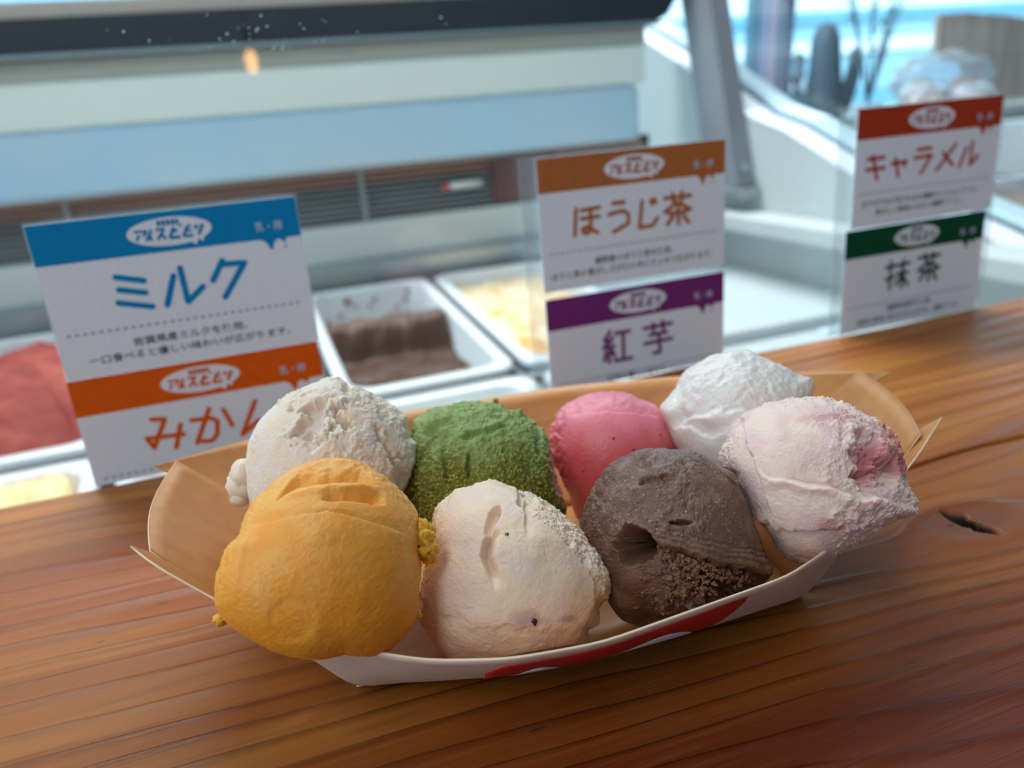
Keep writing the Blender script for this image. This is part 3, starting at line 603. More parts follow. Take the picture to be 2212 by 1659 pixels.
# knot hole: slanted jagged dip
ca, sa = math.cos(math.radians(-80)), math.sin(math.radians(-80)); ux, uy = dx * ca + dy * sa, -dx * sa + dy * ca
jag = fbm(np.stack([a, b, 0 * a], 1), 260, 3, 77) * .0018
hole = ss(.0, 1.0, 1.25 - np.sqrt((ux / .0090) ** 2 + ((uy + jag * 1.6) / .0027) ** 2))
z = -hole * (.0055 + jag * 1.2) + fbm(np.stack([a * 3, b * 25, 0 * a], 1), 2.2, 2, 8) * .00025 + .0005 * np.exp(-((rr_ - .010) / .003) ** 2) + .00030 * np.sin(v * 2 * np.pi / .0125) * ss(.16, .20, b) - (.0022 + .5 * jag) * np.exp(-((b - .1915 - .0012 * np.sin(a * 60)) / .0007) ** 2) * ss(.175, .20, a)
cell = np.arange(n0).reshape(GX.shape)
F = np.stack([cell[:-1, :-1], cell[:-1, 1:], cell[1:, 1:], cell[1:, :-1]], -1).reshape(-1, 4)
V = np.stack([a, b, z], 1); bd = list(cell[0, :]) + list(cell[1:, -1]) + list(cell[-1, -2::-1]) + list(cell[-2:0:-1, 0]); nb = len(bd)
low = V[bd].copy(); low[:, 2] = -.0345; V2 = np.vstack([V, low])
SK = [(bd[(i + 1) % nb], bd[i], n0 + i, n0 + (i + 1) % nb) for i in range(nb)] + [tuple(n0 + i for i in range(nb))[::-1]]
me = bpy.data.meshes.new('board'); me.from_pydata(V2.tolist(), [], F.tolist() + SK); me.update()
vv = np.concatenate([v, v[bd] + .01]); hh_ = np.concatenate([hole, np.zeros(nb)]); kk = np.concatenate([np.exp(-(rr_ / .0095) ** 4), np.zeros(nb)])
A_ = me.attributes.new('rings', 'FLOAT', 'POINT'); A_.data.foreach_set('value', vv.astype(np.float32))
A_ = me.attributes.new('hole', 'FLOAT', 'POINT'); A_.data.foreach_set('value', hh_.astype(np.float32))
A_ = me.attributes.new('knot', 'FLOAT', 'POINT'); A_.data.foreach_set('value', kk.astype(np.float32))
me.polygons.foreach_set('use_smooth', [True] * len(F) + [False] * len(SK))
def wood_mat():
    m = bpy.data.materials.new('counter_cedar'); m.use_nodes = True; t = m.node_tree; p = t.nodes['Principled BSDF']; N = t.nodes.new; L = t.links.new
    def M(op, *ins):
        q = N('ShaderNodeMath'); q.operation = op
        for i, x in enumerate(ins):
            if hasattr(x, 'links'): L(x, q.inputs[i])
            else: q.inputs[i].default_value = x
        return q.outputs[0]
    def mix(f, a_, b_):
        q = N('ShaderNodeMix'); q.data_type = 'RGBA'
        if hasattr(f, 'links'): L(f, q.inputs[0])
        else: q.inputs[0].default_value = f
        for k_, x in ((6, a_), (7, b_)):
            if hasattr(x, 'links'): L(x, q.inputs[k_])
            else: q.inputs[k_].default_value = x
        return q.outputs[2]
    def noise(scale, stretch, det=4, rough=.55):
        mp = N('ShaderNodeMapping'); mp.inputs['Scale'].default_value = stretch; L(tc.outputs['Object'], mp.inputs['Vector'])
        q = N('ShaderNodeTexNoise'); q.inputs['Scale'].default_value = scale; q.inputs['Detail'].default_value = det; q.inputs['Roughness'].default_value = rough
        L(mp.outputs[0], q.inputs['Vector']); return q.outputs['Fac']
    def sm(x, e0, e1):
        q = N('ShaderNodeMapRange'); q.interpolation_type = 'SMOOTHSTEP'; q.inputs[1].default_value = e0; q.inputs[2].default_value = e1; L(x, q.inputs[0]); return q.outputs[0]
    tc = N('ShaderNodeTexCoord')
    ar = N('ShaderNodeAttribute'); ar.attribute_name = 'rings'; ah = N('ShaderNodeAttribute'); ah.attribute_name = 'hole'; ak = N('ShaderNodeAttribute'); ak.attribute_name = 'knot'
    fine = noise(60, (.10, 1, 1), 4); broad = noise(7, (.25, 1, 1), 3); broad2 = noise(11, (.3, 1, 1), 3)
    vph = M('ADD', M('MULTIPLY', ar.outputs['Fac'], 92.0), M('MULTIPLY', M('SUBTRACT', fine, .5), .55))
    vph = M('ADD', vph, M('MULTIPLY', M('SUBTRACT', broad, .5), 2.2))
    fr = M('FRACT', vph)
    late = M('MULTIPLY', sm(fr, .55, .90), M('SUBTRACT', 1.0, sm(fr, .92, 1.0)))
    ph2 = M('FRACT', M('MULTIPLY', vph, .31)); var = sm(ph2, .1, .9)
    fib = noise(420, (.03, 1, 1), 5, .7); fib2 = noise(1500, (.02, 1, 1), 3, .7)
    early = mix(var, rgb(176, 112, 38), rgb(154, 90, 24)); early = mix(sm(broad, .35, .68), early, rgb(142, 66, 16)); early = mix(M('MULTIPLY', sm(ar.outputs['Fac'], .165, .080), .92), early, rgb(98, 31, 5))  # redder heartwood, darkened further to paint in the shade at front centre
    c = mix(M('MULTIPLY', late, M('MULTIPLY', sm(broad2, .3, .65), .5)), early, rgb(84, 32, 6))
    c = mix(M('MULTIPLY', sm(fib, .5, .75), .28), c, rgb(178, 112, 50))
    c = mix(M('MULTIPLY', sm(fib, .5, .25), .35), c, rgb(74, 34, 16))
    c = mix(M('MULTIPLY', ak.outputs['Fac'], .55), c, rgb(110, 62, 34))
    pit = M('MULTIPLY', M('GREATER_THAN', noise(240, (.25, 1, 1), 2), .73), 1.0)
    c = mix(M('MULTIPLY', pit, .7), c, rgb(52, 24, 10))
    c = mix(sm(ah.outputs['Fac'], .05, .35), c, rgb(24, 11, 6))
    L(c, p.inputs['Base Color'])
    hgt = M('ADD', M('MULTIPLY', late, .55), M('MULTIPLY', fib, .32)); hgt = M('ADD', hgt, M('MULTIPLY', fib2, .16)); hgt = M('SUBTRACT', hgt, M('MULTIPLY', pit, .5))
    bp = N('ShaderNodeBump'); bp.inputs['Strength'].default_value = .8; bp.inputs['Distance'].default_value = .0009
    L(hgt, bp.inputs['Height']); L(bp.outputs[0], p.inputs['Normal'])
    ro = M('ADD', .32, M('MULTIPLY', M('SUBTRACT', 1.0, late), .16)); ro = M('ADD', ro, M('MULTIPLY', M('SUBTRACT', fib, .5), .15))
    ro = M('ADD', M('SUBTRACT', ro, M('MULTIPLY', ak.outputs['Fac'], .14)), M('MULTIPLY', ah.outputs['Fac'], .5)); L(ro, p.inputs['Roughness'])
    p.inputs['Specular IOR Level'].default_value = .32
    return m
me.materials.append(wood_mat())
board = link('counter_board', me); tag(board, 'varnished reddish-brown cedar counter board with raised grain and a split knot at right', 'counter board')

# ------------------------------------------------------------------ paper boat tray
TA = at(768, 1487, 2, 0.0); TB = at(1740, 1290, 2, 0.0)
TU = (TB - TA) / np.linalg.norm(TB - TA); TV = np.array([-TU[1], TU[0], 0]); TZ = np.array([0, 0, 1.0])
def tp(u_, v_, z_): return TA + TU * u_ / 1000 + TV * v_ / 1000 + TZ * (z_ + .35) / 1000
tray = empty('boat_tray', tuple(tp(60, 33, 0) - TZ * .00035)); tag(tray, 'kraft paper boat tray with pointed ends holding eight scoops', 'tray')
TC = tuple(tray.location)
def paper_mat(name, c1, c2, rough, trans):
    m = mat(name, c1, rough, noise=(260, c2, 4, (.25, 1, 1)), bump=(700, .15, .0001), trans=trans); return m
m_kraft = paper_mat('veneer_paper', rgb(228, 166, 100), rgb(218, 152, 86), .42, .28)
m_kraft_out = paper_mat('veneer_paper_outer', rgb(232, 212, 196), rgb(222, 200, 182), .5, .12)
m_edge = mat('paper_edge', rgb(240, 216, 184), .6)
def resample(pts, n, key=0):
    p = np.array(pts, float); d = np.r_[0, np.cumsum(np.linalg.norm(np.diff(p, axis=0), axis=1))]; s_ = np.linspace(0, d[-1], n)
    return np.stack([np.interp(s_, d, p[:, k]) for k in range(3)], 1)
def smooth_poly(p, it=3):
    p = p.copy()
    for _ in range(it): p[1:-1] = (p[:-2] + 2 * p[1:-1] + p[2:]) / 4
    return p
FR = [(-44.5, 9.5, 43), (-38.7, 2.8, 41), (-23.1, -3.2, 30), (-9, -13.6, 26), (2.8, -20.8, 26.5), (18.4, -31.7, 28), (33.3, -38.5, 30), (51.7, -39.2, 30), (72.3, -36.2, 31), (97.5, -28.7, 29), (122.5, -15.5, 28), (140.5, -6.8, 35), (147.2, -4.2, 39), (161.8, 6.2, 43)]
FB = [(-44.5, 9.5, 43), (-39.5, 12.5, 37.5), (0, 0, 0), (30, -3.5, 0), (60, -4.5, 0), (90, -3.5, 0), (120, 0, 0), (154.5, 9.5, 37.5), (161.8, 6.2, 43)]
BR_ = [(-47.5, 48.7, 46), (-26.6, 80, 38), (-5, 90, 35.5), (24, 97.5, 33), (52, 101, 32), (79, 102.5, 32), (121, 93, 33), (152, 67.6, 38), (171, 40, 44)]
BB = [(-47.5, 48.7, 46), (0, 66, 0), (30, 69, 0), (60, 70, 0), (90, 69, 0), (120, 66, 0), (171, 40, 44)]
def loft(top, bot, bulge, n=73, m=13, tsm=6):
    Tp = smooth_poly(resample(top, n), tsm); Bt = smooth_poly(resample(bot, n), 1); V_ = []
    t = np.linspace(0, 1, m)
    for j in range(m):
        q = Bt * (1 - t[j]) + Tp * t[j]; hgt = np.linalg.norm(Tp - Bt, axis=1)
        q[:, 2] -= bulge * np.sin(np.pi * t[j]) * hgt / 40; V_.append(q)
    V_ = np.array(V_)                    # m x n x 3, bottom to top
    V_[:, :, 2] = np.maximum(V_[:, :, 2], 0.0)
    return V_
def sheet(name, G, m_in, thick=.00045, label=None, flip=False, m_out=None):
    m_, n_ = G.shape[:2]; W_ = np.array([tp(*p) for p in G.reshape(-1, 3)]); c = np.arange(m_ * n_).reshape(m_, n_)
    F_ = np.stack([c[:-1, :-1], c[:-1, 1:], c[1:, 1:], c[1:, :-1]], -1).reshape(-1, 4)
    if flip: F_ = F_[:, ::-1]
    me = bpy.data.meshes.new(name); me.from_pydata((W_).tolist(), [], F_.tolist()); me.update(); me.validate()
    me.polygons.foreach_set('use_smooth', [True] * len(me.polygons))
    me.materials.append(m_in); me.materials.append(m_out or m_in); me.materials.append(m_edge)
    o = link(name, me, tray); o.matrix_parent_inverse = Matrix.Translation([-c_ for c_ in TC])
    sd = o.modifiers.new('thickness', 'SOLIDIFY'); sd.thickness = thick; sd.offset = 0; sd.material_offset = 1; sd.material_offset_rim = 2; sd.use_even_offset = False
    if label: o['label'] = label
    return o
GF = loft(FR, FB, 2.5, tsm=2); sheet('front_wall', GF, m_kraft_out, m_out=m_kraft)
GB = loft(BR_, BB, 2.5); sheet('back_wall', GB, m_kraft, m_out=m_kraft)
def pane4(p00, p01, p10, p11, bulge, n=21, m=15, curl=0.0):
    p00, p01, p10, p11 = [np.array(p, float) for p in (p00, p01, p10, p11)]
    G = np.zeros((m, n, 3))
    for j in range(m):
        for i in range(n):
            s_, t = i / (n - 1), j / (m - 1); q = (p00 * (1 - s_) + p01 * s_) * (1 - t) + (p10 * (1 - s_) + p11 * s_) * t
            q[0] += bulge * math.sin(math.pi * s_) * t + curl * math.sin(math.pi * t); q[2] += -2.0 * math.sin(math.pi * t) * (1 - s_ * .5); G[j, i] = q
    G[:, :, 2] = np.maximum(G[:, :, 2], .3); return G
sheet('end_flap', pane4((0, 3, .4), (0, 64, .4), (-41.3, 11.2, 40), (-41.5, 49.5, 46.2), -3), m_kraft)
sheet('end_flap', pane4((120, 3, .4), (120, 64, .4), (153.5, 3.5, 40.5), (161, 41, 45.5), 3), m_kraft)
# tray floor
n = 40; Fl = np.zeros((9, n, 3))
fb = resample([p for p in FB[2:-2]], n); bb = resample([p for p in BB[1:-1]], n)
for j in range(9): Fl[j] = fb * (1 - j / 8) + bb * (j / 8)
Fl[:, :, 2] = .15; Fl[:, :, 0] = 60 + (Fl[:, :, 0] - 60) * .995
sheet('tray_floor', Fl, m_kraft, .0003)
# printed red mark on the outside of the front wall
def decal(name, s0, s1, t0, t1, m_, off, shape=None, label=None):
    nn = 30; G = np.zeros((7, nn, 3)); mm, nw = GF.shape[:2]
    for j in range(7):
        for i in range(nn):
            a_ = i / (nn - 1); lo, hi = (t0, t1) if shape is None else shape(a_); t = lo + (hi - lo) * j / 6; s_ = s0 + (s1 - s0) * a_
            fi, fj = s_ * (nw - 1), t * (mm - 1); i0, j0 = min(int(fi), nw - 2), min(int(fj), mm - 2); u_, w_ = fi - i0, fj - j0
            q = (GF[j0, i0] * (1 - u_) + GF[j0, i0 + 1] * u_) * (1 - w_) + (GF[j0 + 1, i0] * (1 - u_) + GF[j0 + 1, i0 + 1] * u_) * w_
            G[j, i] = q + np.array([0, -.62, -.72]) * off
    o = sheet(name, G, m_, .00003, label); return o
m_red = mat('print_red', rgb(196, 26, 34), .4)
sl = lambda a_: (.10 + .0 * a_, .93 - .05 * (1 - a_)) if .06 < a_ < .86 else ((.10 + (.06 - a_) * 3, .90 - (.06 - a_) * 3) if a_ <= .06 else (.10 + (a_ - .86) * 5.2, .93))
decal('printed_mark', .385, .635, .1, .9, m_red, .40, sl, 'red printed mark')
el = lambda a_: (.36 - .22 * math.sin(math.pi * a_) ** .6, .36 + .34 * math.sin(math.pi * a_) ** .6)
decal('mark_swoosh', .41, .46, .1, .9, m_paper, .52, el, 'white swoosh inside the red mark')
decal('mark_swoosh', .51, .595, .1, .9, m_paper, .52, el, 'white swoosh inside the red mark')

# ------------------------------------------------------------------ ice cream scoops
def cream_mat(name, rough=.5, sss=.0016, grain=.5, gscale=1800, spec=.4, weight=.75):
    m = bpy.data.materials.new(name); m.use_nodes = True; t = m.node_tree; p = t.nodes['Principled BSDF']; L = t.links.new
    an = t.nodes.new('ShaderNodeAttribute'); an.attribute_name = 'tint'; L(an.outputs['Color'], p.inputs['Base Color'])
    p.inputs['Roughness'].default_value = rough; p.inputs['Specular IOR Level'].default_value = spec
    p.inputs['Subsurface Weight'].default_value = weight; p.inputs['Subsurface Radius'].default_value = (1.0, .62, .42); p.inputs['Subsurface Scale'].default_value = sss
    tc = t.nodes.new('ShaderNodeTexCoord'); nz = t.nodes.new('ShaderNodeTexNoise'); nz.inputs['Scale'].default_value = gscale; nz.inputs['Detail'].default_value = 4; nz.inputs['Roughness'].default_value = .65
    L(tc.outputs['Object'], nz.inputs['Vector']); b = t.nodes.new('ShaderNodeBump'); b.inputs['Strength'].default_value = grain; b.inputs['Distance'].default_value = .0003
    L(nz.outputs['Fac'], b.inputs['Height']); L(b.outputs[0], p.inputs['Normal']); return m
def cube_sphere(N):
    g = np.linspace(-1, 1, N + 1); g = np.tan(g * math.pi / 4); A, B = np.meshgrid(g, g); A, B = A.ravel(), B.ravel(); o = np.ones_like(A)
    faces = [(A, B, o), (-A, B, -o), (o, A, B), (-o, -A, B), (A, o, -B), (A, -o, B)]
    V_ = []; F_ = []; c = np.arange((N + 1) ** 2).reshape(N + 1, N + 1)
    q = np.stack([c[:-1, :-1], c[:-1, 1:], c[1:, 1:], c[1:, :-1]], -1).reshape(-1, 4)
    for k, f_ in enumerate(faces):
        V_.append(np.stack(f_, 1)); F_.append(q + k * (N + 1) ** 2)
    V_ = np.vstack(V_); V_ /= np.linalg.norm(V_, axis=1)[:, None]; F_ = np.vstack(F_)
    key = np.round(V_ * 1e5).astype(np.int64); _, ix, inv = np.unique(key, axis=0, return_index=True, return_inverse=True); inv = inv.ravel()
    V_ = V_[ix]; F_ = inv[F_]
    c0 = np.cross(V_[F_[:, 1]] - V_[F_[:, 0]], V_[F_[:, 2]] - V_[F_[:, 0]]); s_ = (c0 * V_[F_[:, 0]]).sum(1); F_[s_ < 0] = F_[s_ < 0][:, ::-1]
    return V_, F_
_cs = {}
def wall_clear(P):
    """keep scoops just above the flared front and back walls of the tray and its end flaps"""
    d = P - TA; u_ = d @ TU * 1000; v_ = d @ TV * 1000; z_ = d[:, 2] * 1000
    lim = np.full(len(P), 1.1)
    vf = -(38.5 - 20 * np.clip(np.abs(u_ - 55) / 110, 0, 1) ** 2); mf = v_ < -3; lim = np.where(mf & (v_ > vf), np.maximum(lim, 1.4 + (-v_ - 3) * 30.5 / (-vf - 3)), lim)
    mb_ = v_ > 68; lim = np.where(mb_ & (v_ < 100), np.maximum(lim, 1.4 + (v_ - 68) * 1.0), lim)
    lim = np.where((u_ < -1) & (u_ > -44), np.maximum(lim, 1.4 + (-u_) * 1.02), lim); lim = np.where((u_ > 121) & (u_ < 158), np.maximum(lim, 1.4 + (u_ - 121) * 1.12), lim)
    z2 = np.where(z_ < lim, lim + .02 * (z_ - lim), z_); P = P.copy(); P[:, 2] = z2 / 1000; return P
def scoop(name, label, cpx, rpx, R, outline, disp, color, m, N=120, cat='ice cream scoop', clear=True, depth=None):
    d = ray(*cpx); cosf = d @ (ROT @ np.array([0, 0, -1.0])); dist = FPX * R / rpx / cosf
    C = CAM + d * dist; ef = -d; er = ROT @ np.array([1.0, 0, 0]); er -= ef * (er @ ef); er /= np.linalg.norm(er); eu = np.cross(ef, er)
    if N not in _cs: _cs[N] = cube_sphere(N)
    D, F_ = _cs[N]
    a_, b_, c_ = D @ er, D @ eu, D @ ef
    th = np.arctan2(b_, a_); w = (a_ ** 2 + b_ ** 2) ** 1.5 * np.where(c_ < 0, 1, 1)
    o = np.array(outline, float); oth = np.arctan2(-(o[:, 1] - cpx[1]), o[:, 0] - cpx[0]); orr = np.hypot(o[:, 0] - cpx[0], o[:, 1] - cpx[1]) / rpx
    k = np.argsort(oth); s_ = np.interp(th, np.r_[oth[k][-1] - 2 * np.pi, oth[k], oth[k][0] + 2 * np.pi], np.r_[orr[k][-1], orr[k], orr[k][0]])
    L_ = np.stack([a_, b_, c_], 1)
    sg = np.interp(np.linspace(-np.pi, np.pi, 361)[:-1], np.r_[oth[k][-1] - 2 * np.pi, oth[k], oth[k][0] + 2 * np.pi], np.r_[orr[k][-1], orr[k], orr[k][0]])
    ker = np.exp(-(np.arange(-40, 41) / 17.0) ** 2); ker /= ker.sum(); sm_ = np.convolve(np.r_[sg[-40:], sg, sg[:40]], ker, 'valid')
    ssm = np.interp(th, np.linspace(-np.pi, np.pi, 361), np.r_[sm_, sm_[0]]); rho2 = a_ ** 2 + b_ ** 2
    r = 1 + w * (ssm - 1) + rho2 ** 7 * (s_ - ssm) + disp(a_, b_, c_, L_)
    P = C + D * (R * r)[:, None]
    if clear: P = wall_clear(P)
    base = np.array([C[0], C[1], P[:, 2].min()])
    me = bpy.data.meshes.new(name); Vl = P - base
    me.vertices.add(len(Vl)); me.vertices.foreach_set('co', Vl.ravel()); me.loops.add(F_.size); me.loops.foreach_set('vertex_index', F_.ravel().astype(np.int32))
    me.polygons.add(len(F_)); me.polygons.foreach_set('loop_start', np.arange(0, F_.size, 4, dtype=np.int32)); me.update(calc_edges=True); me.validate()
    me.polygons.foreach_set('use_smooth', [True] * len(me.polygons))
    col = np.ones((len(D), 4), np.float32); col[:, :3] = color(a_, b_, c_, L_)
    ca_ = me.color_attributes.new('tint', 'FLOAT_COLOR', 'POINT'); ca_.data.foreach_set('color', col.ravel())
    me.materials.append(m); root = empty(name, tuple(base)); tag(root, label, cat)
    body = link('scoop_body', me, root)
    root['_c'] = 0; del root['_c']
    return root, dict(C=C, R=R, er=er, eu=eu, ef=ef, base=base)
def saw(a_, b_, top, bot, a0, a1, h, fd=.12):
    """a hollow that deepens downward from 'top' and ends in a sharp lip at 'bot'"""
    tb, bb_ = np.interp(a_, *top), np.interp(a_, *bot); t = (tb - b_) / np.maximum(tb - bb_, 1e-3)
    m_ = ss(a0, a0 + fd, a_) * (1 - ss(a1 - fd, a1, a_)); q = np.clip(t, 0, 1.1) ** 1.2 * (1 - ss(.90, 1.06, t))
    return -h * q * m_
def crater(a_, b_, x, y, rx, ry, h, e=None, ang=0):
    ca_, sa_ = math.cos(ang), math.sin(ang); u_ = (a_ - x) * ca_ + (b_ - y) * sa_; w_ = -(a_ - x) * sa_ + (b_ - y) * ca_
    q = np.sqrt((u_ / rx) ** 2 + (w_ / ry) ** 2)
    if e is not None: q = q + e
    return -h * (1 - ss(.55, 1.05, q))
def bump_(a_, b_, x, y, rx, ry, h): return h * np.exp(-((a_ - x) / rx) ** 2 - ((b_ - y) / ry) ** 2)
def front(c_): return ss(-.1, .25, c_)
def extra(root, info, name, spots, m, seed=0, label=None, amp=.3, tint=None):
    """small lumps on the scoop surface: (a, b, radius in mm, push)"""
    for k, (x, y, rmm, push) in enumerate(spots):
        cc = math.sqrt(max(0, 1 - x * x - y * y)); P0_ = info['C'] + (info['er'] * x + info['eu'] * y + info['ef'] * cc) * info['R'] * push
        P_, F_ = blob(seed + k, rmm / 1000, rmm / 1000, rmm / 1000, 12, amp, 2.5); P_ = P_ + (P0_ - info['base'])
        me = mesh(name, P_, F_)
        if tint is not None:
            c4 = np.ones((len(P_), 4), np.float32); c4[:, :3] = tint; q = me.color_attributes.new('tint', 'FLOAT_COLOR', 'POINT'); q.data.foreach_set('color', c4.ravel())
        o = link(name, me, root, m, True)
        if label: o['label'] = label

m_orange = cream_mat('orange_sorbet', .38, .0022, .6, 1500, .5, .55); m_coco = cream_mat('coconut_cream', .6, .0018, .8, 1300, .3, .5)
m_matcha = cream_mat('matcha_cream', .6, .0003, 1.0, 1500, .35, .15); m_pink = cream_mat('pink_sorbet', .34, .0014, .5, 1200, .5, .5)
m_milk = cream_mat('milk_gelato', .22, .0020, .9, 700, .6, .5); m_berry = cream_mat('berry_cream', .5, .0020, .8, 1200, .4, .5)
m_choc = cream_mat('chocolate_cream', .40, .0003, 1.0, 1400, .5, .15); m_bean = cream_mat('bean_cream', .42, .0020, .7, 1300, .4, .55)
def torn(L, f, s):
    """granular, torn ice-cream surface: plates broken by ridges with crumbs on top"""
    n = fbm(L, f, 5, s); q = np.round(n * 3) / 3
    return .55 * n + .25 * q + .5 * np.abs(perlin(L * f * 3.1, s + 9)) + .25 * np.abs(perlin(L * f * 6.5, s + 8))
def grain(L, s, k=1.0): return k * (fbm(L, 24, 2, s) * .004 + fbm(L, 48, 2, s + 5) * .0035)

# 1 orange, front left
OL = [(712,990),(644,1010),(599,1038),(537,1111),(531,1160),(510,1176),(494,1216),(490,1301),(514,1333),(571,1374),(631,1402),(692,1412),(753,1403),(833,1408),(874,1374),(898,1337),(906,1265),(902,1184),(894,1103),(858,1059),(805,1018),(769,998)]
def d_or(a, b, c, L):
    f = front(c); wob = b + .035 * fbm(L, 4, 3, 11)
    d = saw(a, wob, ([-.5, -.3, 0, .3, .5], [.60, .88, .97, .92, .70]), ([-.5, -.3, 0, .3, .5], [.56, .665, .70, .715, .70]), -.52, .52, .26) * f
    d += saw(a, wob, ([-.05, .2, .5], [.655, .66, .67]), ([-.05, .2, .5], [.55, .535, .50]), -.08, .56, .15) * f
    d += .02 * np.exp(-((wob - np.interp(a, [-.5, 0, .5], [.55, .67, .69])) / .03) ** 2) * f * ss(-.5, -.3, a) * ss(.5, .35, a)
    d += bump_(a, b, -.80, -.15, .20, .42, .05) * f + bump_(a, b, -.72, .12, .10, .08, .03) * f
    d += -.018 * ss(-.60, -.68, a + .06 * np.sin(b * 5)) * ss(-.75, -.70, a) * ss(-.5, 0, b) * f
    d += -.012 * ss(.25, .17, np.hypot(a + .27, b + .56)) * f
    d += saw(a, wob, ([-.8, 0, .8], [.45, .47, .35]), ([-.8, 0, .8], [.30, .44, .22]), -.8, .8, .02) * f
    hy = np.hypot(a, b); rag = ss(.78, .97, hy) * ss(-.5, -.1, b)
    d += fbm(L, 2.6, 3, 1) * .014 + rag * torn(L, 9, 4) * .030 + fbm(L, 8, 3, 2) * .002 + grain(L, 7)
    return d
def c_or(a, b, c, L):
    n_ = fbm(L, 3, 3, 51); cc = blend(lin(255, 166, 50), lin(255, 182, 84), ss(-.4, .7, n_ + .4 * b)); return cc
r_, i_ = scoop('orange_scoop', 'bright orange citrus sorbet scoop at the front left of the tray', (702, 1205), 207, .0205, OL, d_or, c_or, m_orange, 160, clear=False)
extra(r_, i_, 'drip', [(-.985, -.60, 1.3, 1.0), (-.93, -.50, 1.6, .99), (.98, -.58, .9, 1.0), (.95, .20, 2.4, 1.03), (.97, .10, 2.3, 1.06), (.93, .29, 1.8, 1.05), (.99, .02, 1.8, 1.07), (.97, .27, 1.3, 1.12)], m_orange, 5, tint=lin(250, 178, 50), amp=.9)

# 2 coconut, back left
OL = [(724,814),(688,824),(644,845),(603,873),(567,909),(545,958),(541,1006),(549,1079),(570,1130),(722,1190),(753,841),(770,838),(813,857),(845,876),(874,897),(878,921),(884,945),(908,954),(904,1002),(898,1030),(870,1067),(830,1120)]
def d_co(a, b, c, L):
    f = front(c); n1 = fbm(L, 5, 4, 61)
    d = crater(a, b, -.20, .46, .32, .24, .15, n1 * 1.1, .3) * f
    d += crater(a, b, -.24, .26, .12, .14, .06, n1 * .8) * f + crater(a, b, .60, .12, .05, .40, .07, n1 * 1.2, .5) * f
    d += crater(a, b, .12, .88, .05, .12, .08, n1) * f + crater(a, b, .76, -.15, .12, .20, .06, n1 * 1.2) * f
    step = ss(.62, .66, a + .25 * b + n1 * .10); d -= step * .045 * f
    rough = ss(-.05, .25, fbm(L, 2.6, 3, 65) + .45 * b + .3 * (a - .4))
    d += rough * torn(L, 8, 67) * .055 + fbm(L, 3, 3, 62) * .02 + grain(L, 63, 1.8)
    return d
r_, i_ = scoop('coconut_scoop', 'white crumbly scoop behind the orange one at the back left', (722, 1000), 182, .0228, OL, d_co, lambda a, b, c, L: blend(lin(242, 220, 196), lin(240, 226, 212), ss(-.2, .3, fbm(L, 4, 3, 5))), m_coco, 130)
extra(r_, i_, 'drip', [(-.99, -.12, 4.0, 1.0), (-.99, -.25, 4.2, 1.03), (-.985, -.36, 2.8, 1.06)], m_coco, 15, tint=lin(244, 226, 204), amp=.3)

# 3 matcha, back centre left
OL = [(888,943),(906,905),(926,893),(967,879),(1003,873),(1044,874),(1100,888),(1144,908),(1167,929),(1182,961),(1190,1002),(1197,1040),(1212,1070),(1222,1099),(1180,1170),(1040,1215),(900,1150),(873,1064),(884,1010),(890,973)]
def d_ma(a, b, c, L):
    f = front(c); n1 = fbm(L, 4, 4, 71)
    up = ss(.15, .55, b + .5 * n1); mid = ss(-.60, -.2, b + .3 * n1)
    w1 = np.clip(.62 - worley(L, 13, 72), 0, 1); w2 = np.clip(.6 - worley(L, 26, 73), 0, 1)
    d = mid * (w1 * .055 + w2 * .05) * (1 - .6 * up) + up * (torn(L * np.array([.8, 1.3, 1]), 6, 74) * .085)
    d += crater(a, b, .05, .60, .34, .045, .10, n1 * .6, .30) * f + crater(a, b, -.45, .70, .26, .05, .09, n1 * .7, .6) * f + crater(a, b, -.42, .25, .05, .30, .09, n1 * .6, .1) * f + crater(a, b, .70, .45, .05, .32, .07, n1 * .8) * f
    d += crater(a, b, -.15, .22, .03, .16, .07, n1 * .6) * f + crater(a, b, -.62, .42, .18, .04, .06, n1 * .6, .9) * f
    return d + fbm(L, 3, 2, 75) * .03 + (1 - mid) * fbm(L, 10, 3, 76) * .02 + grain(L, 77, 1.5)
def c_ma(a, b, c, L):
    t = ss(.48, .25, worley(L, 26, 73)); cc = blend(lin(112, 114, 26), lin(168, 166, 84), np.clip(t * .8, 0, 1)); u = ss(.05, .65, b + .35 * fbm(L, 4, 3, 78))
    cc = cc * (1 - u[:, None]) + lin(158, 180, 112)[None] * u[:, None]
    p = ss(.80, .95, a + .1 * fbm(L, 8, 3, 79)) * ss(-.35, 0, b) * (c > -.2)
    return cc * (1 - p[:, None]) + lin(228, 150, 150)[None] * p[:, None]
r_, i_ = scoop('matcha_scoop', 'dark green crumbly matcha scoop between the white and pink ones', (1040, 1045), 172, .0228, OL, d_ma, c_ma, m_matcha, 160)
rm = random.Random(4)
def crumbs(info, root, spots, m, tint, amp=.9):
    V_all, F_all = [], []
    for k, (x, y, rmm, push) in enumerate(spots):
        cc = math.sqrt(max(0, 1 - x * x - y * y)); P0_ = info['C'] + (info['er'] * x + info['eu'] * y + info['ef'] * cc) * info['R'] * push
        P_, F_ = blob(k, rmm / 1000 * rm.uniform(.7, 1.3), rmm / 1000 * rm.uniform(.7, 1.3), rmm / 1000 * rm.uniform(.7, 1.3), 6, amp, 2.5)
        F_all += [tuple(q + len(V_all) for q in f_) for f_ in F_]; V_all += list(P_ + (P0_ - info['base']))
    me = mesh('crumbs', V_all, F_all); c4 = np.ones((len(V_all), 4), np.float32); c4[:, :3] = tint; me.color_attributes.new('tint', 'FLOAT_COLOR', 'POINT').data.foreach_set('color', c4.ravel())
    tag(link('crumbs', me, root, m, False), kind='stuff')
spots = []
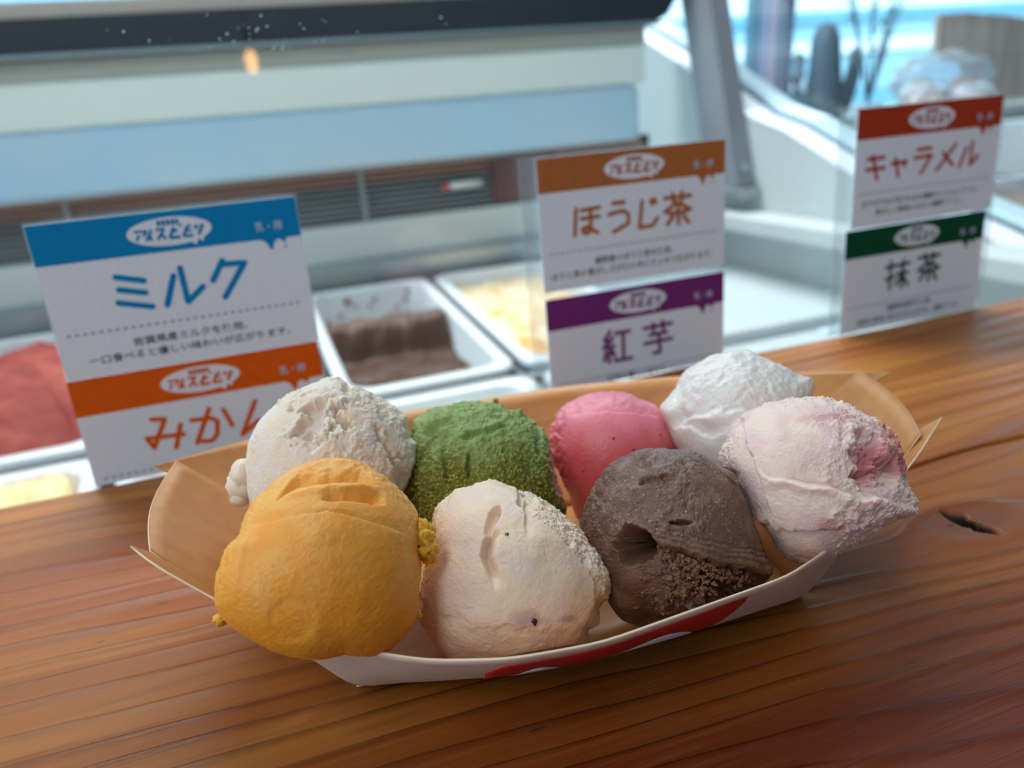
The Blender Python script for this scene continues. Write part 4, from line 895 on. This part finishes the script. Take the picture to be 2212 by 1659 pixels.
while len(spots) < 240:
    x, y = rm.uniform(-.85, .85), rm.uniform(-.5, .55)
    if x * x + y * y < .8: spots.append((x, y, rm.uniform(.18, .42), 1.012))
crumbs(i_, r_, spots, m_matcha, lin(176, 172, 92))

# 4 pink, back centre
OL = [(1188,937),(1197,905),(1214,879),(1241,864),(1270,852),(1305,848),(1340,848),(1364,852),(1380,864),(1400,870),(1417,876),(1430,892),(1442,923),(1457,967),(1455,1020),(1430,1090),(1330,1140),(1245,1120),(1232,1070),(1211,1026),(1191,996),(1188,960)]
def d_pi(a, b, c, L):
    f = front(c); hy = np.hypot(a, b); rim = ss(.70, .92, hy) * ss(-.2, .3, b)
    left = ss(-.60, -.80, a + .10 * fbm(L, 6, 2, 3)); d = fbm(L, 2.5, 3, 81) * .012 + rim * torn(L, 7, 82) * .03 + left * (torn(L, 8, 83) * .09 - .04)
    return d + grain(L, 84) + saw(a, b + .05 * fbm(L, 4, 3, 88), ([-.7, 0, .8], [.92, .90, .80]), ([-.7, 0, .8], [.60, .68, .55]), -.6, .9, .03) * f
def c_pi(a, b, c, L):
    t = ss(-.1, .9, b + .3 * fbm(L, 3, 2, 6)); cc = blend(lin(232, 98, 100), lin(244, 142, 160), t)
    s_ = ss(.085, .05, worley(L, 3.2, 87)); return cc * (1 - s_[:, None]) + lin(150, 24, 34)[None] * s_[:, None]
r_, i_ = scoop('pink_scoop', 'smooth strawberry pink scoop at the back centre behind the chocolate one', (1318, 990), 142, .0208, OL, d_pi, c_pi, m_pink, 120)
m_seed = mat('red_speck', rgb(150, 26, 34), .3)
extra(r_, i_, 'fruit_speck', [(.05, .28, .42, .99), (.33, .12, .5, .99), (.93, .02, .6, .99), (-.38, -.18, .3, .99), (-.05, .93, .3, .99), (.5, -.55, .6, .99)], m_seed, 33, amp=.8)

# 5 milk, back right
OL = [(1431,881),(1450,855),(1466,837),(1491,800),(1525,778),(1560,766),(1600,757),(1622,760),(1635,771),(1676,790),(1700,806),(1713,815),(1739,821),(1742,850),(1735,900),(1700,1000),(1600,1070),(1500,1020),(1463,969),(1447,944),(1434,903)]
def d_mi(a, b, c, L):
    f = front(c); n1 = fbm(L, 3.5, 3, 91); wb = b + .10 * fbm(L, 3, 3, 97)
    d = saw(a, wb, ([-.7, -.3, .1, .6, .9], [.62, .93, 1.0, .74, .42]), ([-.7, -.3, .1, .6, .9], [.02, .12, .18, .10, .05]), -.85, 1.0, .09) * f
    lipr = np.interp(a, [-.8, -.3, .1, .6, .95], [.60, .90, .97, .74, .42]); d += .035 * np.exp(-((wb - lipr) / .07) ** 2) * f
    d += ss(-.1, .3, b) * (fbm(L * np.array([1, 1, 2.2]), 8, 4, 92) * .022 + fbm(L, 18, 3, 95) * .010) + fbm(L, 2.5, 3, 93) * .02 + grain(L, 94)
    ed = wb - np.interp(a, [-.9, -.6, -.3, 0, .3], [.0, -.10, -.20, .0, .10]); d += -.045 * ss(.0, .035, ed) * ss(.30, .05, ed) * ss(-.9, -.7, a) * ss(.4, .1, a) * f
    d += bump_(a, b, -.86, .18, .09, .10, .05) + bump_(a, b, .92, .42, .10, .10, .05)
    return d
r_, i_ = scoop('milk_scoop', 'glossy white scoop at the back right, highest in the tray', (1590, 915), 158, .0226, OL, d_mi, lambda a, b, c, L: blend(lin(242, 234, 226), lin(240, 224, 218), ss(-.1, .4, fbm(L, 2.0, 2, 5))), m_milk, 120)

# 6 berry ripple, front right
OL = [(1560,978),(1576,950),(1595,915),(1630,885),(1666,872),(1700,866),(1729,861),(1786,864),(1826,878),(1864,906),(1883,908),(1908,934),(1926,981),(1930,1022),(1936,1053),(1952,1082),(1942,1104),(1902,1119),(1875,1145),(1848,1163),(1807,1185),(1735,1226),(1685,1207),(1660,1147),(1619,1079),(1594,1022),(1566,1006)]
def d_be(a, b, c, L):
    f = front(c); n1 = fbm(L, 4, 4, 101); wb = b + .10 * fbm(L, 3.2, 3, 108)
    d = crater(a, b, .60, .30, .24, .34, .17, n1 * .9, .5) * f
    # big swept hollow in the middle, ending in a wandering lip
    d += saw(a, wb, ([-.5, -.1, .4, .9], [.66, .58, .40, .15]), ([-.5, -.1, .4, .9], [.10, .0, -.12, -.22]), -.40, 1.0, .15, fd=.5) * f
    lipb = np.interp(a, [-.9, -.5, 0, .5, .95], [.25, .10, -.02, -.17, -.24]); e_ = wb - lipb
    d += .05 * ss(-.16, -.02, e_) * ss(.04, -.0, e_) * ss(-.6, -.35, a) * f
    ledge = ss(-.56, -.60, a + .22 * (b - .2) + .05 * n1) * ss(-.6, -.3, b); d -= .05 * ledge * f
    rough = ss(.0, .3, a + n1 * .6); d += rough * torn(L, 7.5, 102) * .055
    hy = np.hypot(a, b); d += ss(.82, 1, hy) * torn(L, 9, 107) * .05
    low = ss(-.48, -.54, b + .12 * n1); d -= low * .05
    return d + fbm(L, 2.8, 3, 104) * .02 + grain(L, 105, 1.3)
def c_be(a, b, c, L):
    n1 = fbm(L, 3, 3, 106); cc = blend(lin(242, 216, 200), lin(236, 202, 196), ss(-.2, .3, n1))
    p = np.clip((1 - ss(.4, 1.15, np.sqrt(((a - .64) / .22) ** 2 + ((b - .28) / .34) ** 2) + n1 * .5)) + (1 - ss(.4, 1.2, np.sqrt(((a - .2) / .55) ** 2 + ((b + .46) / .10) ** 2) + n1)) * .7 + ss(.80, .92, a) * ss(-.1, .2, b) + (1 - ss(.5, 1.1, np.hypot((a - .2) / .3, (b - .72) / .1) + n1 * .8)) * .5, 0, 1)
    return cc * (1 - p[:, None]) + lin(196, 122, 124)[None] * p[:, None]
r_, i_ = scoop('berry_scoop', 'white and pink berry ripple scoop at the right end of the tray', (1755, 1045), 188, .0214, OL, d_be, c_be, m_berry, 160)
extra(r_, i_, 'fruit_piece', [(.72, .62, 1.4, .98), (.79, .54, 1.6, .98), (.85, .44, 1.5, .98), (.89, .34, 1.2, .98)], mat('berry_flesh', rgb(226, 148, 136), .3, sss=.001), 44, 'pink berry flesh on the rim', amp=.6)

# 7 chocolate, front centre right
OL = [(1259,1140),(1267,1098),(1289,1051),(1331,1001),(1360,983),(1386,973),(1414,969),(1456,973),(1497,976),(1531,987),(1567,1026),(1608,1073),(1622,1134),(1636,1178),(1650,1245),(1630,1275),(1580,1300),(1540,1325),(1497,1342),(1400,1356),(1345,1337),(1314,1300),(1300,1217),(1275,1178)]
def d_ch(a, b, c, L):
    f = front(c); n1 = fbm(L, 5, 4, 111)
    edge = b - np.interp(a, [-.6, -.35, 0, .4, .95], [.12, .06, -.10, -.22, -.36]) + n1 * .05      # tear line
    lo = ss(.02, -.05, edge) * ss(-.62, -.3, a) * f
    d = -lo * .15 + ss(.0, .04, edge) * ss(.26, .04, edge) * .04 * f * ss(-.5, -.25, a)
    d -= .90 * (1 - ss(.72, 1.02, np.hypot((a + .40) / .22, (b + .06) / .22) + n1 * .35)) * f
    d += crater(a, b, .52, -.54, .34, .22, .26, n1 * .9, -.3) * f
    gr = ss(-.5, .1, a + .6 * (b + .4) + n1); d += lo * (torn(L, 8, 112) * .14) * gr
    for k_, off in enumerate((.07, .13, .18)):                                            # fine drag grooves above the tear
        d -= .018 * np.exp(-((edge - off - .04 * a) / .013) ** 2) * ss(-.35, -.1, a) * f
    d += crater(a, b, .08, .165, .13, .024, .14, n1 * .8, .0) * f
    d += crater(a, b, -.12, .60, .20, .06, .06, n1 * .9, .2) * f
    d += saw(a, b + .06 * n1, ([-.4, 0, .4, .7], [1.02, 1.02, .93, .7]), ([-.4, 0, .4, .7], [.70, .78, .82, .60]), -.35, .8, .06) * f
    rough = ss(-.1, .3, n1 + .3 * (b - .1) - .5 * ss(.1, .5, a)); d += rough * torn(L, 9, 114) * .04
    d += ss(-.45, -.6, a) * ss(-.5, .1, b) * torn(L, 8, 118) * .06
    return d + fbm(L, 2.6, 3, 116) * .016 + grain(L, 117, 1.4)
def c_ch(a, b, c, L):
    n1 = fbm(L, 4, 3, 119); cc = blend(lin(112, 78, 60), lin(134, 100, 82), ss(-.2, .4, n1))
    fr = ss(.75, 1.0, b + .3 * n1) * .30; cc = cc * (1 - fr[:, None]) + lin(150, 140, 138)[None] * fr[:, None]
    sp_ = ss(.20, .10, worley(L, 18, 121)) * ss(-.2, .1, b) * .8; return cc * (1 - sp_[:, None]) + lin(196, 170, 140)[None] * sp_[:, None]
r_, i_ = scoop('chocolate_scoop', 'brown chocolate scoop with a dark hole and torn crumbly band', (1455, 1165), 195, .0224, OL, d_ch, c_ch, m_choc, 170)
spots = []
while len(spots) < 230:
    x = rm.uniform(-.15, .90); y = np.interp(x, [-.2, .2, .9], [-.17, -.26, -.46]) + rm.gauss(0, .045)
    if x * x + y * y < .88: spots.append((x, y, rm.uniform(.18, .55), rm.uniform(.87, .94)))
while len(spots) < 330:
    x = rm.uniform(.0, .5); y = rm.uniform(-.62, -.25); spots.append((x, y, rm.uniform(.2, .55), rm.uniform(.86, .93)))
crumbs(i_, r_, spots, m_choc, lin(140, 100, 76), 1.1)

# 8 red-bean cream, front centre left
OL = [(906,1313),(918,1264),(929,1211),(934,1154),(940,1104),(961,1087),(984,1064),(1019,1058),(1042,1048),(1057,1041),(1080,1049),(1120,1064),(1178,1087),(1230,1128),(1271,1165),(1294,1197),(1312,1235),(1308,1290),(1291,1298),(1288,1342),(1265,1356),(1265,1385),(1207,1414),(1120,1427),(1034,1426),(976,1414),(938,1379),(912,1336)]
def d_bn(a, b, c, L):
    f = front(c); n1 = fbm(L, 4, 4, 131)
    g1 = np.interp(b, [-.12, .0, .15, .3, .4], [-.20, -.26, -.32, -.30, -.22])                     # knife-like gouge: sharp left edge, soft right
    d = -.17 * ss(-.0, .02, a - g1) * (1 - ss(.02, .16, a - g1)) * ss(-.16, .05, b) * ss(.42, .30, b) * f
    d += crater(a, b, -.20, .50, .055, .17, .11, n1 * .5, -.35) * f
    d += -.05 * ss(.0, .03, a - np.interp(b, [.1, .4, .8], [-.02, .10, .12]) + .04 * n1) * ss(.30, .05, a - .05) * ss(.30, .5, b) * f
    xr = np.interp(b, [-1, -.7, -.3, 0, .4, .7], [.40, .62, .80, .76, .45, .05]) + .02 * fbm(L, 16, 2, 139)   # right-hand cut edge
    step = ss(-.015, .02, a - xr + n1 * .03); d -= step * .085 * f
    d += step * torn(L, 7, 132) * .06 + bump_(a, b, .93, -.05, .16, .20, .08)
    yl = np.interp(a, [-1, -.6, 0, .4, .8], [-.30, -.45, -.58, -.54, -.62])                        # lower smear edge
    d += ss(.0, .12, b - yl + n1 * .18) * .018 * f
    d += ss(.85, 1, np.hypot(a, b)) * torn(L, 8, 134) * .045 * ss(-.6, 0, b)
    return d + fbm(L, 2.4, 3, 135) * .022 + fbm(L, 8, 4, 136) * .004 + grain(L, 137, 1.0)
def c_bn(a, b, c, L):
    n1 = fbm(L, 3, 3, 138); cc = blend(lin(248, 220, 190), lin(242, 216, 196), ss(-.2, .3, n1))
    p = (1 - ss(.3, 1.2, np.hypot((a - .14) / .22, (b + .42) / .09) + n1 * .5)) * .45 + (1 - ss(.3, 1.1, np.hypot((a - .52) / .12, (b + .42) / .05))) * .5 + (1 - ss(.3, 1.1, np.hypot((a + .64) / .07, (b - .83) / .07))) * .6
    p = np.clip(p, 0, 1) * (c > 0)
    y = ss(-.72, -.92, a + .06 * n1) * ss(-.1, .1, b) * ss(.75, .5, b) * .9; cc = cc * (1 - p[:, None]) + lin(160, 128, 138)[None] * p[:, None]
    return cc * (1 - y[:, None]) + lin(248, 196, 70)[None] * y[:, None]
r_, i_ = scoop('red_bean_scoop', 'cream scoop with purple bean bits at the front centre of the tray', (1108, 1238), 200, .0222, OL, d_bn, c_bn, m_bean, 160)
extra(r_, i_, 'bean_piece', [(-.055, .36, .5, 1.0), (-.60, .78, .8, .99), (.20, -.44, .6, 1.01), (.53, -.43, .5, .995)], mat('bean_purple', rgb(84, 34, 44), .4), 71, 'dark purple bean piece', amp=1.2)

# tiny crumb of matcha on the back rim, and sorbet crumbs between
P_, F_ = blob(3, .0011, .0009, .0006, 8, .3); me = mesh('matcha_crumb', P_, F_); c4 = np.ones((len(P_), 4), np.float32); c4[:, :3] = lin(104, 124, 34); me.color_attributes.new('tint', 'FLOAT_COLOR', 'POINT').data.foreach_set('color', c4.ravel())
o = link('matcha_crumb', me, None, m_matcha, True); q = tp(56, 99.5, 31.5); o.location = tuple(q); tag(o, 'tiny green crumb on the back rim of the tray above the matcha scoop', 'crumb')
